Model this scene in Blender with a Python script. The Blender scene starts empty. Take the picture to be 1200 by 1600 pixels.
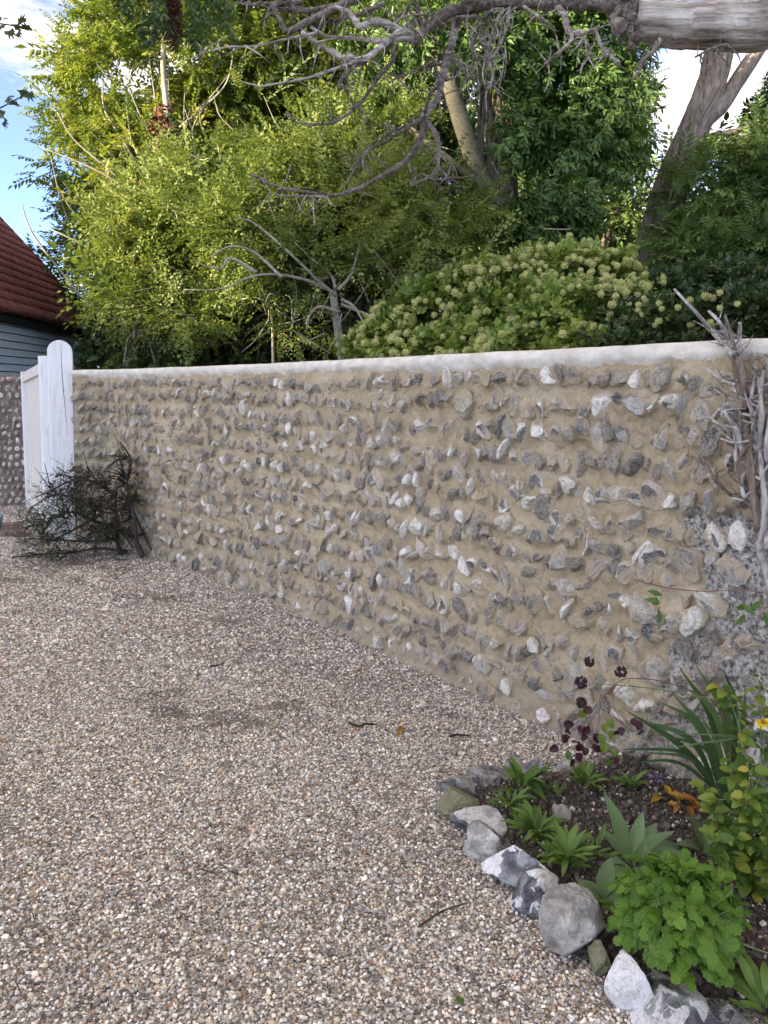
import bpy, math, random
import numpy as np
from mathutils import Vector, Matrix

# ------------------------------------------------------------------ camera, sky, sun, exposure
scn = bpy.context.scene
COL = scn.collection
CAM_H, TILT, FPX = 1.5, math.radians(5.0), 1200.0
cam_d = bpy.data.cameras.new('camera'); cam = bpy.data.objects.new('camera', cam_d); COL.objects.link(cam)
cam_d.sensor_fit = 'VERTICAL'; cam_d.sensor_height = 36.0; cam_d.lens = 27.0
cam_d.shift_y = -90.0/1600.0; cam_d.clip_end = 2000.0; cam_d.clip_start = 0.05
cam.location = (0, 0, CAM_H); cam.rotation_euler = (math.radians(90)-TILT, 0, 0)
scn.camera = cam

SUN_EL, SUN_AZ = math.radians(14), math.radians(62)      # light travels towards +x sin(az), +y cos(az)
world = bpy.data.worlds.new('World'); scn.world = world; world.use_nodes = True
wn = world.node_tree; wn.nodes.clear()
w_out = wn.nodes.new('ShaderNodeOutputWorld'); w_bg = wn.nodes.new('ShaderNodeBackground')
w_sky = wn.nodes.new('ShaderNodeTexSky'); w_sky.sky_type = 'NISHITA'; w_sky.sun_disc = False
w_sky.sun_elevation = SUN_EL; w_sky.sun_rotation = math.pi + SUN_AZ
w_sky.air_density = 0.27; w_sky.dust_density = 0.25; w_sky.ozone_density = 3.0
w_tc = wn.nodes.new('ShaderNodeTexCoord'); w_map = wn.nodes.new('ShaderNodeMapping')
w_map.inputs['Scale'].default_value = (1.6, 1.6, 6.0); w_map.inputs['Location'].default_value = (0.12, 7.54, 2.33)
w_no = wn.nodes.new('ShaderNodeTexNoise'); w_no.inputs['Scale'].default_value = 1.25
w_no.inputs['Detail'].default_value = 7; w_no.inputs['Roughness'].default_value = 0.6
w_cr = wn.nodes.new('ShaderNodeValToRGB')
w_cr.color_ramp.elements[0].position = 0.45; w_cr.color_ramp.elements[0].color = (0.04, 0.04, 0.04, 1)
w_cr.color_ramp.elements[1].position = 0.66; w_cr.color_ramp.elements[1].color = (0.95, 0.95, 0.95, 1)
w_mx = wn.nodes.new('ShaderNodeMix'); w_mx.data_type = 'RGBA'
w_mx.inputs[7].default_value = (2.95, 2.55, 2.02, 1)          # thin high cloud
wn.links.new(w_tc.outputs['Generated'], w_map.inputs['Vector']); wn.links.new(w_map.outputs[0], w_no.inputs['Vector'])
wn.links.new(w_no.outputs['Fac'], w_cr.inputs[0]); wn.links.new(w_cr.outputs[0], w_mx.inputs[0])
wn.links.new(w_sky.outputs[0], w_mx.inputs[6]); wn.links.new(w_mx.outputs[2], w_bg.inputs[0])
w_bg.inputs[1].default_value = 0.15
wn.links.new(w_bg.outputs[0], w_out.inputs[0])

sun_d = bpy.data.lights.new('sun', 'SUN'); sun = bpy.data.objects.new('sun', sun_d); COL.objects.link(sun)
sun_d.energy = 2.7; sun_d.angle = math.radians(0.5); sun_d.color = (1.0, 0.90, 0.72)
sd = Vector((math.sin(SUN_AZ)*math.cos(SUN_EL), math.cos(SUN_AZ)*math.cos(SUN_EL), -math.sin(SUN_EL)))
sun.rotation_euler = sd.to_track_quat('-Z', 'Y').to_euler(); sun.location = (-30, -14, 20)

scn.view_settings.view_transform = 'Standard'; scn.view_settings.look = 'None'
scn.view_settings.gamma = 1.0; scn.view_settings.use_curve_mapping = False
scn.view_settings.exposure = 2.82
scn.view_settings.use_white_balance = True; scn.view_settings.white_balance_temperature = 7600   # camera balanced for open shade
cy = scn.cycles
cy.use_adaptive_sampling = True; cy.adaptive_threshold = 0.02
cy.max_bounces = 5; cy.diffuse_bounces = 3; cy.glossy_bounces = 2; cy.transmission_bounces = 3; cy.transparent_max_bounces = 4
cy.use_denoising = True
try: cy.denoiser = 'OPENIMAGEDENOISE'
except Exception: pass
cy.caustics_reflective = False; cy.caustics_refractive = False

# ------------------------------------------------------------------ helpers
CT, ST = math.cos(TILT), math.sin(TILT)
def ray(px, py):
    a = (px-600)/FPX; b = -(py-710)/FPX
    return np.array([a, CT+b*ST, -ST+b*CT])
def P(px, py, Y):
    d = ray(px, py); return np.array([0, 0, CAM_H]) + d*(Y/d[1])
def G(px, py, z=0.0):
    d = ray(px, py); return np.array([0, 0, CAM_H]) + d*((z-CAM_H)/d[2])
def M(px, Y):                       # metres for a length in photo pixels at depth Y
    return px*Y/FPX

def _hash(ix, iy, iz, seed):
    h = (ix.astype(np.int64)*374761393 + iy.astype(np.int64)*668265263 + iz.astype(np.int64)*2147483647 + seed*144269) & 0xFFFFFFFF
    h = ((h ^ (h >> 13))*1274126177) & 0xFFFFFFFF
    return ((h ^ (h >> 16)) & 0xFFFF)/65535.0
def vnoise(p, seed=0):
    p = np.asarray(p, float); i = np.floor(p); f = p-i; f = f*f*(3-2*f); i = i.astype(np.int64)
    r = 0
    for dx in (0, 1):
        wx = f[..., 0] if dx else 1-f[..., 0]
        for dy in (0, 1):
            wy = f[..., 1] if dy else 1-f[..., 1]
            for dz in (0, 1):
                wz = f[..., 2] if dz else 1-f[..., 2]
                r = r + wx*wy*wz*_hash(i[..., 0]+dx, i[..., 1]+dy, i[..., 2]+dz, seed)
    return r*2-1
def fbm(p, o=3, seed=0):
    p = np.asarray(p, float); r = 0; a = 1.0; t = 0
    for k in range(o):
        r = r + a*vnoise(p*(2.03**k)+17.3*k, seed+k); t += a; a *= 0.5
    return r/t

class MB:                                     # collects shapes for one mesh
    def __init__(s): s.V = []; s.F3 = []; s.F4 = []; s.A = []; s.n = 0; s.a3 = []; s.a4 = []
    def add(s, V, F, rnd=0.5):
        V = np.asarray(V, float).reshape(-1, 3); F = np.asarray(F, int)
        s.V.append(V)
        r = np.broadcast_to(np.asarray(rnd, float), (len(F),))
        if F.shape[1] == 3: s.F3.append(F+s.n); s.a3.append(r)
        else: s.F4.append(F+s.n); s.a4.append(r)
        s.n += len(V); return s
    def build(s, name, mat, parent=None, smooth=False, pattr=None, loc=None):
        V = np.concatenate(s.V); 
        return mk(name, V, (np.concatenate(s.F3) if s.F3 else None), (np.concatenate(s.F4) if s.F4 else None), mat, parent,
                  fattr=np.concatenate(s.a3+s.a4) if (s.a3 or s.a4) else None, smooth=smooth, pattr=pattr, loc=loc)

def mk_mesh(name, V, F3=None, F4=None, mat=None, fattr=None, smooth=False, pattr=None):
    me = bpy.data.meshes.new(name)
    V = np.ascontiguousarray(V, dtype=np.float32)
    me.vertices.add(len(V)); me.vertices.foreach_set('co', V.ravel())
    li = []; tot = []
    if F3 is not None and len(F3): li.append(np.asarray(F3).ravel()); tot.append(np.full(len(F3), 3))
    if F4 is not None and len(F4): li.append(np.asarray(F4).ravel()); tot.append(np.full(len(F4), 4))
    li = np.concatenate(li).astype(np.int32); tot = np.concatenate(tot).astype(np.int32)
    st = np.concatenate([[0], np.cumsum(tot)[:-1]]).astype(np.int32)
    me.loops.add(len(li)); me.loops.foreach_set('vertex_index', li)
    me.polygons.add(len(tot)); me.polygons.foreach_set('loop_start', st); me.polygons.foreach_set('loop_total', tot)
    me.polygons.foreach_set('use_smooth', np.full(len(tot), bool(smooth)))
    me.update(calc_edges=True)
    if fattr is not None:
        a = me.attributes.new('rnd', 'FLOAT', 'FACE'); a.data.foreach_set('value', np.ascontiguousarray(fattr, dtype=np.float32))
    for k, v in (pattr or {}).items():
        a = me.attributes.new(k, 'FLOAT', 'POINT'); a.data.foreach_set('value', np.ascontiguousarray(v, dtype=np.float32))
    if mat: me.materials.append(mat)
    return me
def link(name, me, parent=None, loc=None, mtx=None):
    o = bpy.data.objects.new(name, me); COL.objects.link(o)
    if parent is not None: o.parent = parent
    if loc is not None: o.location = loc
    if mtx is not None: o.matrix_local = mtx
    return o
def mk(name, V, F3, F4, mat, parent=None, fattr=None, smooth=False, pattr=None, loc=None):
    return link(name, mk_mesh(name, V, F3, F4, mat, fattr, smooth, pattr), parent, loc)
def tag(o, label=None, cat=None, group=None, kind=None):
    if label: o['label'] = label
    if cat: o['category'] = cat
    if group: o['group'] = group
    if kind: o['kind'] = kind
    return o
def thing(name, label, cat, loc=(0, 0, 0), group=None):
    o = link(name, None, None, tuple(loc)); o.empty_display_size = 0.1
    return tag(o, label, cat, group)

BOXF = np.array([[0, 3, 2, 1], [4, 5, 6, 7], [0, 1, 5, 4], [1, 2, 6, 5], [2, 3, 7, 6], [3, 0, 4, 7]])
def box(x0, x1, y0, y1, z0, z1):
    return np.array([[x0, y0, z0], [x1, y0, z0], [x1, y1, z0], [x0, y1, z0], [x0, y0, z1], [x1, y0, z1], [x1, y1, z1], [x0, y1, z1]], float)
def chbox(x0, x1, y0, y1, z0, z1, c=0.004):    # a box with chamfered vertical edges and top
    xs, ys = (x0, x1), (y0, y1)
    ring = [(x0+c, y0), (x1-c, y0), (x1, y0+c), (x1, y1-c), (x1-c, y1), (x0+c, y1), (x0, y1-c), (x0, y0+c)]
    cx, cy_ = (x0+x1)/2, (y0+y1)/2
    V = [(x, y, z0) for x, y in ring] + [(x, y, z1-c) for x, y in ring]
    V += [(x+(c if x < cx else -c), y+(c if y < cy_ else -c), z1) for x, y in ring]
    V.append((cx, cy_, z1)); V.append((cx, cy_, z0))
    F4 = []; F3 = []
    for k in range(8):
        j = (k+1) % 8
        F4 += [(k, j, 8+j, 8+k), (8+k, 8+j, 16+j, 16+k)]; F3 += [(16+k, 16+j, 24), (j, k, 25)]
    return np.array(V, float), np.array(F4), np.array(F3)

def smooth_path(pts, rad, n):
    pts = np.asarray(pts, float); rad = np.asarray(rad, float); m = len(pts)
    if m == 2: 
        t = np.linspace(0, 1, n)[:, None]; return pts[0]*(1-t)+pts[1]*t, rad[0]*(1-t[:, 0])+rad[1]*t[:, 0]
    Q = np.vstack([2*pts[0]-pts[1], pts, 2*pts[-1]-pts[-2]]); u = np.linspace(0, m-1-1e-6, n); i = u.astype(int); f = (u-i)[:, None]
    p0, p1, p2, p3 = Q[i], Q[i+1], Q[i+2], Q[i+3]
    r = 0.5*((2*p1)+(-p0+p2)*f+(2*p0-5*p1+4*p2-p3)*f*f+(-p0+3*p1-3*p2+p3)*f**3)
    f = f[:, 0]; return r, rad[i]*(1-f)+rad[np.minimum(i+1, m-1)]*f
def tube(pts, rad, ns=6, n=None, wob=0.0, seed=0, cap=True):
    pts = np.asarray(pts, float); rad = np.broadcast_to(np.asarray(rad, float), (len(pts),))
    if n: pts, rad = smooth_path(pts, rad, n)
    m = len(pts)
    T = np.gradient(pts, axis=0); T /= np.linalg.norm(T, axis=1)[:, None]+1e-9
    nrm = np.zeros_like(T); a = np.array([0, 0, 1.0]) if abs(T[0][2]) < 0.9 else np.array([1.0, 0, 0])
    v = np.cross(T[0], a); v /= np.linalg.norm(v)
    for k in range(m):
        v = v-T[k]*np.dot(v, T[k]); v /= np.linalg.norm(v)+1e-9; nrm[k] = v
    B = np.cross(T, nrm); th = np.arange(ns)*2*math.pi/ns
    R = rad[:, None]*np.ones((m, ns))
    if wob: 
        q = np.stack(np.broadcast_arrays(np.cos(th)[None]*1.3+seed*7.1, np.sin(th)[None]*1.3, np.arange(m)[:, None]*0.45), -1)
        R = R*(1+wob*fbm(q, 2, seed))
    V = pts[:, None]+R[..., None]*(np.cos(th)[None, :, None]*nrm[:, None]+np.sin(th)[None, :, None]*B[:, None])
    i = np.arange(m-1)[:, None]*ns; j = np.arange(ns)[None]; jn = (j+1) % ns
    F = np.stack([i+j, i+jn, i+ns+jn, i+ns+j], -1).reshape(-1, 4)
    V = V.reshape(-1, 3)
    if cap and ns >= 4:
        V = np.vstack([V, pts[0], pts[-1]]); n0 = m*ns
        # caps as degenerate-free quads would need even ns; use quads over pairs
        capF = []
        for k in range(0, ns-1, 2):
            capF.append((n0, k+1, k, (k-1) % ns)); capF.append((n0+1, (m-1)*ns+(k-1) % ns, (m-1)*ns+k, (m-1)*ns+k+1))
        F = np.vstack([F, np.array(capF)])
    return V, F

def frames(d, up):
    d = d/(np.linalg.norm(d, axis=1)[:, None]+1e-9)
    x = np.cross(d, up); x /= np.linalg.norm(x, axis=1)[:, None]+1e-9
    z = np.cross(x, d); return np.stack([x, d, z], -1)       # columns
def scatter(mb, TV, TF, pos, R, sc, rnd):
    m, n = len(pos), len(TV)
    V = np.einsum('mij,nj->mni', R*np.asarray(sc).reshape(-1, 1, 1), TV)+pos[:, None]
    F = (TF[None]+(np.arange(m)*n)[:, None, None]).reshape(-1, TF.shape[1])
    rf = np.repeat(rnd, len(TF)) if np.ndim(rnd) == 1 else rnd.ravel()
    mb.add(V.reshape(-1, 3), F, rf)
def kite(L, W, fold=0.25, droop=0.1):
    return np.array([[0, 0, 0], [-W/2, L*0.42, fold*W/2], [0, L, -droop*L], [W/2, L*0.42, fold*W/2]]), np.array([[0, 2, 1], [0, 3, 2]])
def leaf6(L, W, fold=0.25, droop=0.12, a=0.25, b=0.62, wb=0.8):
    return (np.array([[0, 0, 0], [-W/2, L*a, fold*W/2], [-W/2*wb, L*b, fold*W/2-droop*L*0.4], [0, L, -droop*L], [W/2*wb, L*b, fold*W/2-droop*L*0.4], [W/2, L*a, fold*W/2], [0, L*0.5, -droop*L*0.2]]),
            np.array([[0, 6, 1], [1, 6, 2], [2, 6, 3], [3, 6, 4], [4, 6, 5], [5, 6, 0]]))
def rotm(d, up):
    return frames(np.array([d], float), np.array([up], float))[0]
def spray(leaves):                          # leaves: list of (V, F, origin, dir, up)
    V = []; F = []; n = 0
    for v, f, o, d, u in leaves:
        V.append(v@rotm(d, u).T+np.array(o)); F.append(f+n); n += len(v)
    return np.concatenate(V), np.concatenate(F)
def rng_(s): return np.random.default_rng(s)

# ------------------------------------------------------------------ materials
def mat_(name):
    m = bpy.data.materials.new(name); m.use_nodes = True; nt = m.node_tree
    return m, nt, nt.nodes['Principled BSDF'], nt.nodes['Material Output']
def N(nt, t, ins=None, **kw):
    n = nt.nodes.new(t)
    for k, v in kw.items(): setattr(n, k, v)
    for k, v in (ins or {}).items():
        if hasattr(v, 'node') or isinstance(v, bpy.types.NodeSocket): nt.links.new(v, n.inputs[k])
        else: n.inputs[k].default_value = v
    return n
def ramp(nt, fac, stops, interp='LINEAR'):
    r = nt.nodes.new('ShaderNodeValToRGB'); e = r.color_ramp.elements; r.color_ramp.interpolation = interp
    while len(e) < len(stops): e.new(0.5)
    for k, (p, c) in enumerate(stops): e[k].position = p; e[k].color = (*c, 1) if len(c) == 3 else c
    nt.links.new(fac, r.inputs[0]); return r.outputs[0]
def mix(nt, fac, a, b, bt='MIX'):
    m = nt.nodes.new('ShaderNodeMix'); m.data_type = 'RGBA'; m.blend_type = bt
    for s, v in ((m.inputs[0], fac), (m.inputs[6], a), (m.inputs[7], b)):
        if isinstance(v, bpy.types.NodeSocket): nt.links.new(v, s)
        elif isinstance(v, (int, float)): s.default_value = v
        else: s.default_value = (*v, 1)
    return m.outputs[2]
def math_(nt, op, a, b=0.0, c=None):
    m = nt.nodes.new('ShaderNodeMath'); m.operation = op
    for k, v in enumerate((a, b) if c is None else (a, b, c)):
        if isinstance(v, bpy.types.NodeSocket): nt.links.new(v, m.inputs[k])
        else: m.inputs[k].default_value = v
    return m.outputs[0]
def noise(nt, scale, detail=4, rough=0.55, vec=None, dist=0.0):
    n = N(nt, 'ShaderNodeTexNoise', {'Scale': scale, 'Detail': detail, 'Roughness': rough, 'Distortion': dist})
    if vec is not None: nt.links.new(vec, n.inputs['Vector'])
    return n.outputs['Fac']
def pos_(nt): return N(nt, 'ShaderNodeNewGeometry').outputs['Position']
def attr(nt, name, t='GEOMETRY'):
    a = nt.nodes.new('ShaderNodeAttribute'); a.attribute_name = name; a.attribute_type = t; return a
def bump(nt, bs, h, strength=0.5, dist=0.01):
    b = N(nt, 'ShaderNodeBump', {'Height': h, 'Strength': strength, 'Distance': dist}); nt.links.new(b.outputs[0], bs.inputs['Normal'])

def leaf_mat(name, stops, trans=0.35, rough=0.5, tcol=1.0, var=3.0):
    m, nt, bs, out = mat_(name)
    r = attr(nt, 'rnd').outputs['Fac']
    n = noise(nt, var, 3, 0.6, pos_(nt))
    oi = N(nt, 'ShaderNodeObjectInfo').outputs['Random']
    f = math_(nt, 'ADD', math_(nt, 'MULTIPLY', r, 0.62), math_(nt, 'MULTIPLY', math_(nt, 'SUBTRACT', n, 0.5), 0.75))
    f = math_(nt, 'ADD', f, math_(nt, 'MULTIPLY', oi, 0.3))
    c = ramp(nt, f, stops)
    nt.links.new(c, bs.inputs['Base Color']); bs.inputs['Roughness'].default_value = rough; bs.inputs['Specular IOR Level'].default_value = 0.35
    t = N(nt, 'ShaderNodeBsdfTranslucent'); nt.links.new(mix(nt, 1.0, c, (1.0*tcol, 1.05*tcol, 0.55*tcol), 'MULTIPLY'), t.inputs[0])
    ms = N(nt, 'ShaderNodeMixShader', {0: trans}); nt.links.new(bs.outputs[0], ms.inputs[1]); nt.links.new(t.outputs[0], ms.inputs[2])
    nt.links.new(ms.outputs[0], out.inputs[0]); return m
def bark_mat(name, dark, mid, light, scale=30, stretch=(1, 1, 0.25), bstr=0.6, bdist=0.01, rough=0.85):
    m, nt, bs, out = mat_(name)
    mp = N(nt, 'ShaderNodeMapping', {'Vector': pos_(nt), 'Scale': stretch}).outputs[0]
    n = noise(nt, scale, 6, 0.65, mp, 0.4); n2 = noise(nt, scale*0.12, 3, 0.5, pos_(nt))
    f = math_(nt, 'ADD', math_(nt, 'MULTIPLY', n, 0.7), math_(nt, 'MULTIPLY', n2, 0.35))
    nt.links.new(ramp(nt, f, [(0.36, dark), (0.5, mid), (0.68, light)]), bs.inputs['Base Color'])
    bs.inputs['Roughness'].default_value = rough; bs.inputs['Specular IOR Level'].default_value = 0.25
    bump(nt, bs, n, bstr, bdist); return m
def plain_mat(name, a, b, scale=20, rough=0.6, bstr=0.2, bdist=0.004, stretch=(1, 1, 1), spec=0.3):
    m, nt, bs, out = mat_(name)
    mp = N(nt, 'ShaderNodeMapping', {'Vector': pos_(nt), 'Scale': stretch}).outputs[0]
    n = noise(nt, scale, 5, 0.6, mp); nt.links.new(ramp(nt, n, [(0.35, a), (0.65, b)]), bs.inputs['Base Color'])
    bs.inputs['Roughness'].default_value = rough; bs.inputs['Specular IOR Level'].default_value = spec; bump(nt, bs, n, bstr, bdist); return m

def make_mortar():
    m, nt, bs, out = mat_('lime_mortar')
    p = pos_(nt)
    n1 = noise(nt, 4, 4, 0.6, p); n2 = noise(nt, 60, 5, 0.7, p); n3 = noise(nt, 420, 3, 0.7, p); n4 = noise(nt, 14, 4, 0.6, p)
    new = ramp(nt, math_(nt, 'ADD', math_(nt, 'MULTIPLY', n1, 0.6), math_(nt, 'MULTIPLY', n4, 0.4)), [(0.32, (0.36, 0.285, 0.18)), (0.5, (0.51, 0.41, 0.262)), (0.64, (0.64, 0.545, 0.39))])
    new = mix(nt, math_(nt, 'MULTIPLY', math_(nt, 'SUBTRACT', noise(nt, 170, 4, 0.75, p), 0.45), 2.4), new, (0.24, 0.20, 0.145), 'MIX')
    old = ramp(nt, n2, [(0.36, (0.08, 0.07, 0.06)), (0.46, (0.27, 0.25, 0.22)), (0.56, (0.50, 0.475, 0.43)), (0.7, (0.66, 0.64, 0.60))])
    a = attr(nt, 'old').outputs['Fac']; w = attr(nt, 'lime').outputs['Fac']
    f = ramp(nt, math_(nt, 'ADD', a, math_(nt, 'MULTIPLY', math_(nt, 'SUBTRACT', n4, 0.5), 0.8)), [(0.42, (0, 0, 0)), (0.56, (1, 1, 1))])
    c = mix(nt, f, new, old)
    g = attr(nt, 'grey_shade').outputs['Fac']
    c = mix(nt, math_(nt, 'MULTIPLY', g, 0.65), c, (0.33, 0.285, 0.22))  # greyer mortar low down, and the shade painted on the pier
    lf = ramp(nt, math_(nt, 'ADD', w, math_(nt, 'MULTIPLY', math_(nt, 'SUBTRACT', n4, 0.5), 0.7)), [(0.45, (0, 0, 0)), (0.75, (1, 1, 1))])
    c = mix(nt, math_(nt, 'MULTIPLY', lf, 0.75), c, (0.58, 0.55, 0.49))
    nt.links.new(c, bs.inputs['Base Color']); bs.inputs['Roughness'].default_value = 0.92; bs.inputs['Specular IOR Level'].default_value = 0.15
    h = math_(nt, 'ADD', math_(nt, 'MULTIPLY', n3, 0.4), math_(nt, 'MULTIPLY', n2, 0.9))
    bump(nt, bs, h, 1.0, 0.011); return m
def make_flint(name, wht=1.0, purple=False, tan=0.5):
    m, nt, bs, out = mat_(name)
    p = pos_(nt); r = attr(nt, 'rnd').outputs['Fac']; core = attr(nt, 'core').outputs['Fac']
    n1 = noise(nt, 34, 6, 0.7, p, 0.8); n2 = noise(nt, 110, 4, 0.6, p); n3 = noise(nt, 16, 4, 0.65, p, 1.0)
    cort = ramp(nt, math_(nt, 'ADD', math_(nt, 'MULTIPLY', r, 0.55), math_(nt, 'MULTIPLY', math_(nt, 'ADD', math_(nt, 'MULTIPLY', n1, 1.6), -0.3), 0.5)),
                [(0.18, (0.07, 0.058, 0.042)), (0.34, (0.175, 0.148, 0.105)), (0.52, (0.34, 0.295, 0.215)), (0.66, (0.54*wht, 0.49*wht, 0.39*wht)), (0.82, (0.88*wht, 0.85*wht, 0.77*wht))])
    rt = math_(nt, 'FRACT', math_(nt, 'MULTIPLY', r, 17.3))
    tanf = math_(nt, 'MULTIPLY', math_(nt, 'GREATER_THAN', rt, 1-0.22*tan), 0.6)
    cort = mix(nt, tanf, cort, (0.36, 0.25, 0.16))
    co = ramp(nt, math_(nt, 'ADD', math_(nt, 'MULTIPLY', math_(nt, 'FRACT', math_(nt, 'MULTIPLY', r, 7.7)), 0.45), math_(nt, 'MULTIPLY', n3, 0.6)),
              [(0.22, (0.024, 0.022, 0.020)), (0.42, (0.07, 0.064, 0.056)), (0.58, (0.185, 0.172, 0.15)), (0.76, (0.40, 0.38, 0.34)), (0.92, (0.68, 0.66, 0.61))])
    co = mix(nt, ramp(nt, n2, [(0.62, (0, 0, 0)), (0.7, (1, 1, 1))]), co, (0.5, 0.5, 0.49))
    f = ramp(nt, math_(nt, 'ADD', core, math_(nt, 'MULTIPLY', math_(nt, 'SUBTRACT', n1, 0.5), 0.9)), [(0.42, (0, 0, 0)), (0.56, (1, 1, 1))])
    c = mix(nt, f, cort, co)
    dirt = ramp(nt, math_(nt, 'ADD', n2, math_(nt, 'MULTIPLY', n1, 0.3)), [(0.48, (1, 1, 1)), (0.62, (0, 0, 0))])
    c = mix(nt, math_(nt, 'MULTIPLY', dirt, 0.55), c, (0.075, 0.064, 0.05))
    vein = ramp(nt, noise(nt, 48, 4, 0.7, p, 2.0), [(0.44, (0, 0, 0)), (0.5, (1, 1, 1)), (0.56, (0, 0, 0))])
    c = mix(nt, math_(nt, 'MULTIPLY', vein, 0.5), c, (0.62, 0.60, 0.56))
    em = attr(nt, 'emb').outputs['Fac']
    ef = ramp(nt, math_(nt, 'ADD', em, math_(nt, 'MULTIPLY', math_(nt, 'SUBTRACT', n1, 0.5), 1.3)), [(0.45, (0, 0, 0)), (0.7, (1, 1, 1))])
    c = mix(nt, math_(nt, 'MULTIPLY', ef, 0.85), c, (0.44, 0.35, 0.235))
    nt.links.new(c, bs.inputs['Base Color'])
    nt.links.new(ramp(nt, f, [(0, (0.85,)*3), (1, (0.38,)*3)]), bs.inputs['Roughness'])
    bump(nt, bs, math_(nt, 'ADD', n1, math_(nt, 'MULTIPLY', n2, 0.6)), 0.9, 0.012); return m
def make_stone():
    m, nt, bs, out = mat_('edging_flint')
    p = pos_(nt); tone = attr(nt, 'tone').outputs['Fac']; core = attr(nt, 'core').outputs['Fac']; lich = attr(nt, 'lichen').outputs['Fac']
    n1 = noise(nt, 18, 6, 0.65, p, 0.5); n2 = noise(nt, 110, 4, 0.65, p); n3 = noise(nt, 9, 3, 0.5, p, 1.4)
    c = ramp(nt, math_(nt, 'ADD', tone, math_(nt, 'MULTIPLY', math_(nt, 'SUBTRACT', n1, 0.5), 1.5)),
             [(0.1, (0.10, 0.09, 0.075)), (0.35, (0.22, 0.205, 0.18)), (0.6, (0.40, 0.385, 0.35)), (0.85, (0.68, 0.67, 0.64)), (1.0, (0.8, 0.8, 0.79))])
    c = mix(nt, ramp(nt, n2, [(0.54, (0, 0, 0)), (0.66, (0.5,)*3)]), c, (0.14, 0.13, 0.11))
    n4 = noise(nt, 20, 3, 0.55, p, 1.2)
    co = ramp(nt, n3, [(0.35, (0.04, 0.043, 0.05)), (0.5, (0.13, 0.135, 0.15)), (0.62, (0.34, 0.355, 0.38))])
    f = ramp(nt, math_(nt, 'ADD', core, math_(nt, 'MULTIPLY', math_(nt, 'SUBTRACT', n4, 0.5), 1.5)), [(0.47, (0, 0, 0)), (0.53, (1, 1, 1))])
    c = mix(nt, f, c, co)
    lf = ramp(nt, math_(nt, 'ADD', math_(nt, 'MULTIPLY', lich, 0.6), math_(nt, 'MULTIPLY', n1, 0.6)), [(0.55, (0, 0, 0)), (0.75, (0.8,)*3)])
    c = mix(nt, lf, c, (0.20, 0.20, 0.09))
    nt.links.new(c, bs.inputs['Base Color']); nt.links.new(ramp(nt, f, [(0, (0.85,)*3), (1, (0.3,)*3)]), bs.inputs['Roughness'])
    bump(nt, bs, math_(nt, 'ADD', n1, math_(nt, 'MULTIPLY', n2, 0.5)), 1.0, 0.02); return m
def make_gravel_mats():
    m, nt, bs, out = mat_('pea_shingle')
    a = attr(nt, 'pc', 'INSTANCER').outputs['Color']
    n = noise(nt, 260, 3, 0.6, pos_(nt))
    nt.links.new(mix(nt, math_(nt, 'MULTIPLY', n, 0.22), a, (0.30, 0.26, 0.22)), bs.inputs['Base Color']); bs.inputs['Roughness'].default_value = 0.6
    g, nt, bs, out = mat_('gravel_bed')
    p = pos_(nt)
    v = N(nt, 'ShaderNodeTexVoronoi', {'Vector': p, 'Scale': 140.0}, feature='F1')
    sep = N(nt, 'ShaderNodeSeparateColor', {0: v.outputs['Color']}).outputs[0]
    c = ramp(nt, sep, [(0.0, (0.17, 0.15, 0.13)), (0.3, (0.40, 0.36, 0.315)), (0.55, (0.54, 0.475, 0.41)), (0.75, (0.70, 0.65, 0.58)), (1.0, (0.9, 0.86, 0.79))])
    d = ramp(nt, v.outputs['Distance'], [(0.3, (1, 1, 1)), (0.75, (0.25, 0.25, 0.25))])
    c = mix(nt, 1.0, c, d, 'MULTIPLY')
    big = noise(nt, 0.9, 4, 0.6, p)
    c = mix(nt, math_(nt, 'MULTIPLY', ramp(nt, big, [(0.45, (0, 0, 0)), (0.7, (1, 1, 1))]), 0.2), c, (0.22, 0.19, 0.16))
    nt.links.new(c, bs.inputs['Base Color']); bs.inputs['Roughness'].default_value = 0.85
    bump(nt, bs, math_(nt, 'SUBTRACT', 1.0, v.outputs['Distance']), 0.8, 0.006)
    return m, g
MORTAR = make_mortar(); FLINT = make_flint('knapped_flint'); FLINT2 = make_flint('pale_flint', 1.1, tan=0.8); STONE = make_stone()
PEBBLE, GBED = make_gravel_mats()
COPING = plain_mat('lime_coping', (0.54, 0.50, 0.425), (0.72, 0.685, 0.61), 12, 0.92, 0.7, 0.02)
SOIL = plain_mat('dark_soil', (0.035, 0.028, 0.023), (0.11, 0.09, 0.075), 45, 0.95, 0.9, 0.02, spec=0.1)
EARTH = plain_mat('dark_earth', (0.035, 0.032, 0.02), (0.07, 0.075, 0.035), 2, 0.95, 0.5, 0.05)  # dark earth and grass colour
WHITEP = plain_mat('white_gate_paint', (0.80, 0.81, 0.82), (0.86, 0.865, 0.87), 60, 0.45, 0.15, 0.002, (1, 1, 0.05), 0.45)
CREAMP = plain_mat('cream_gate_paint', (0.66, 0.63, 0.57), (0.76, 0.735, 0.68), 40, 0.5, 0.15, 0.002, (1, 1, 0.05), 0.4)
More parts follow.
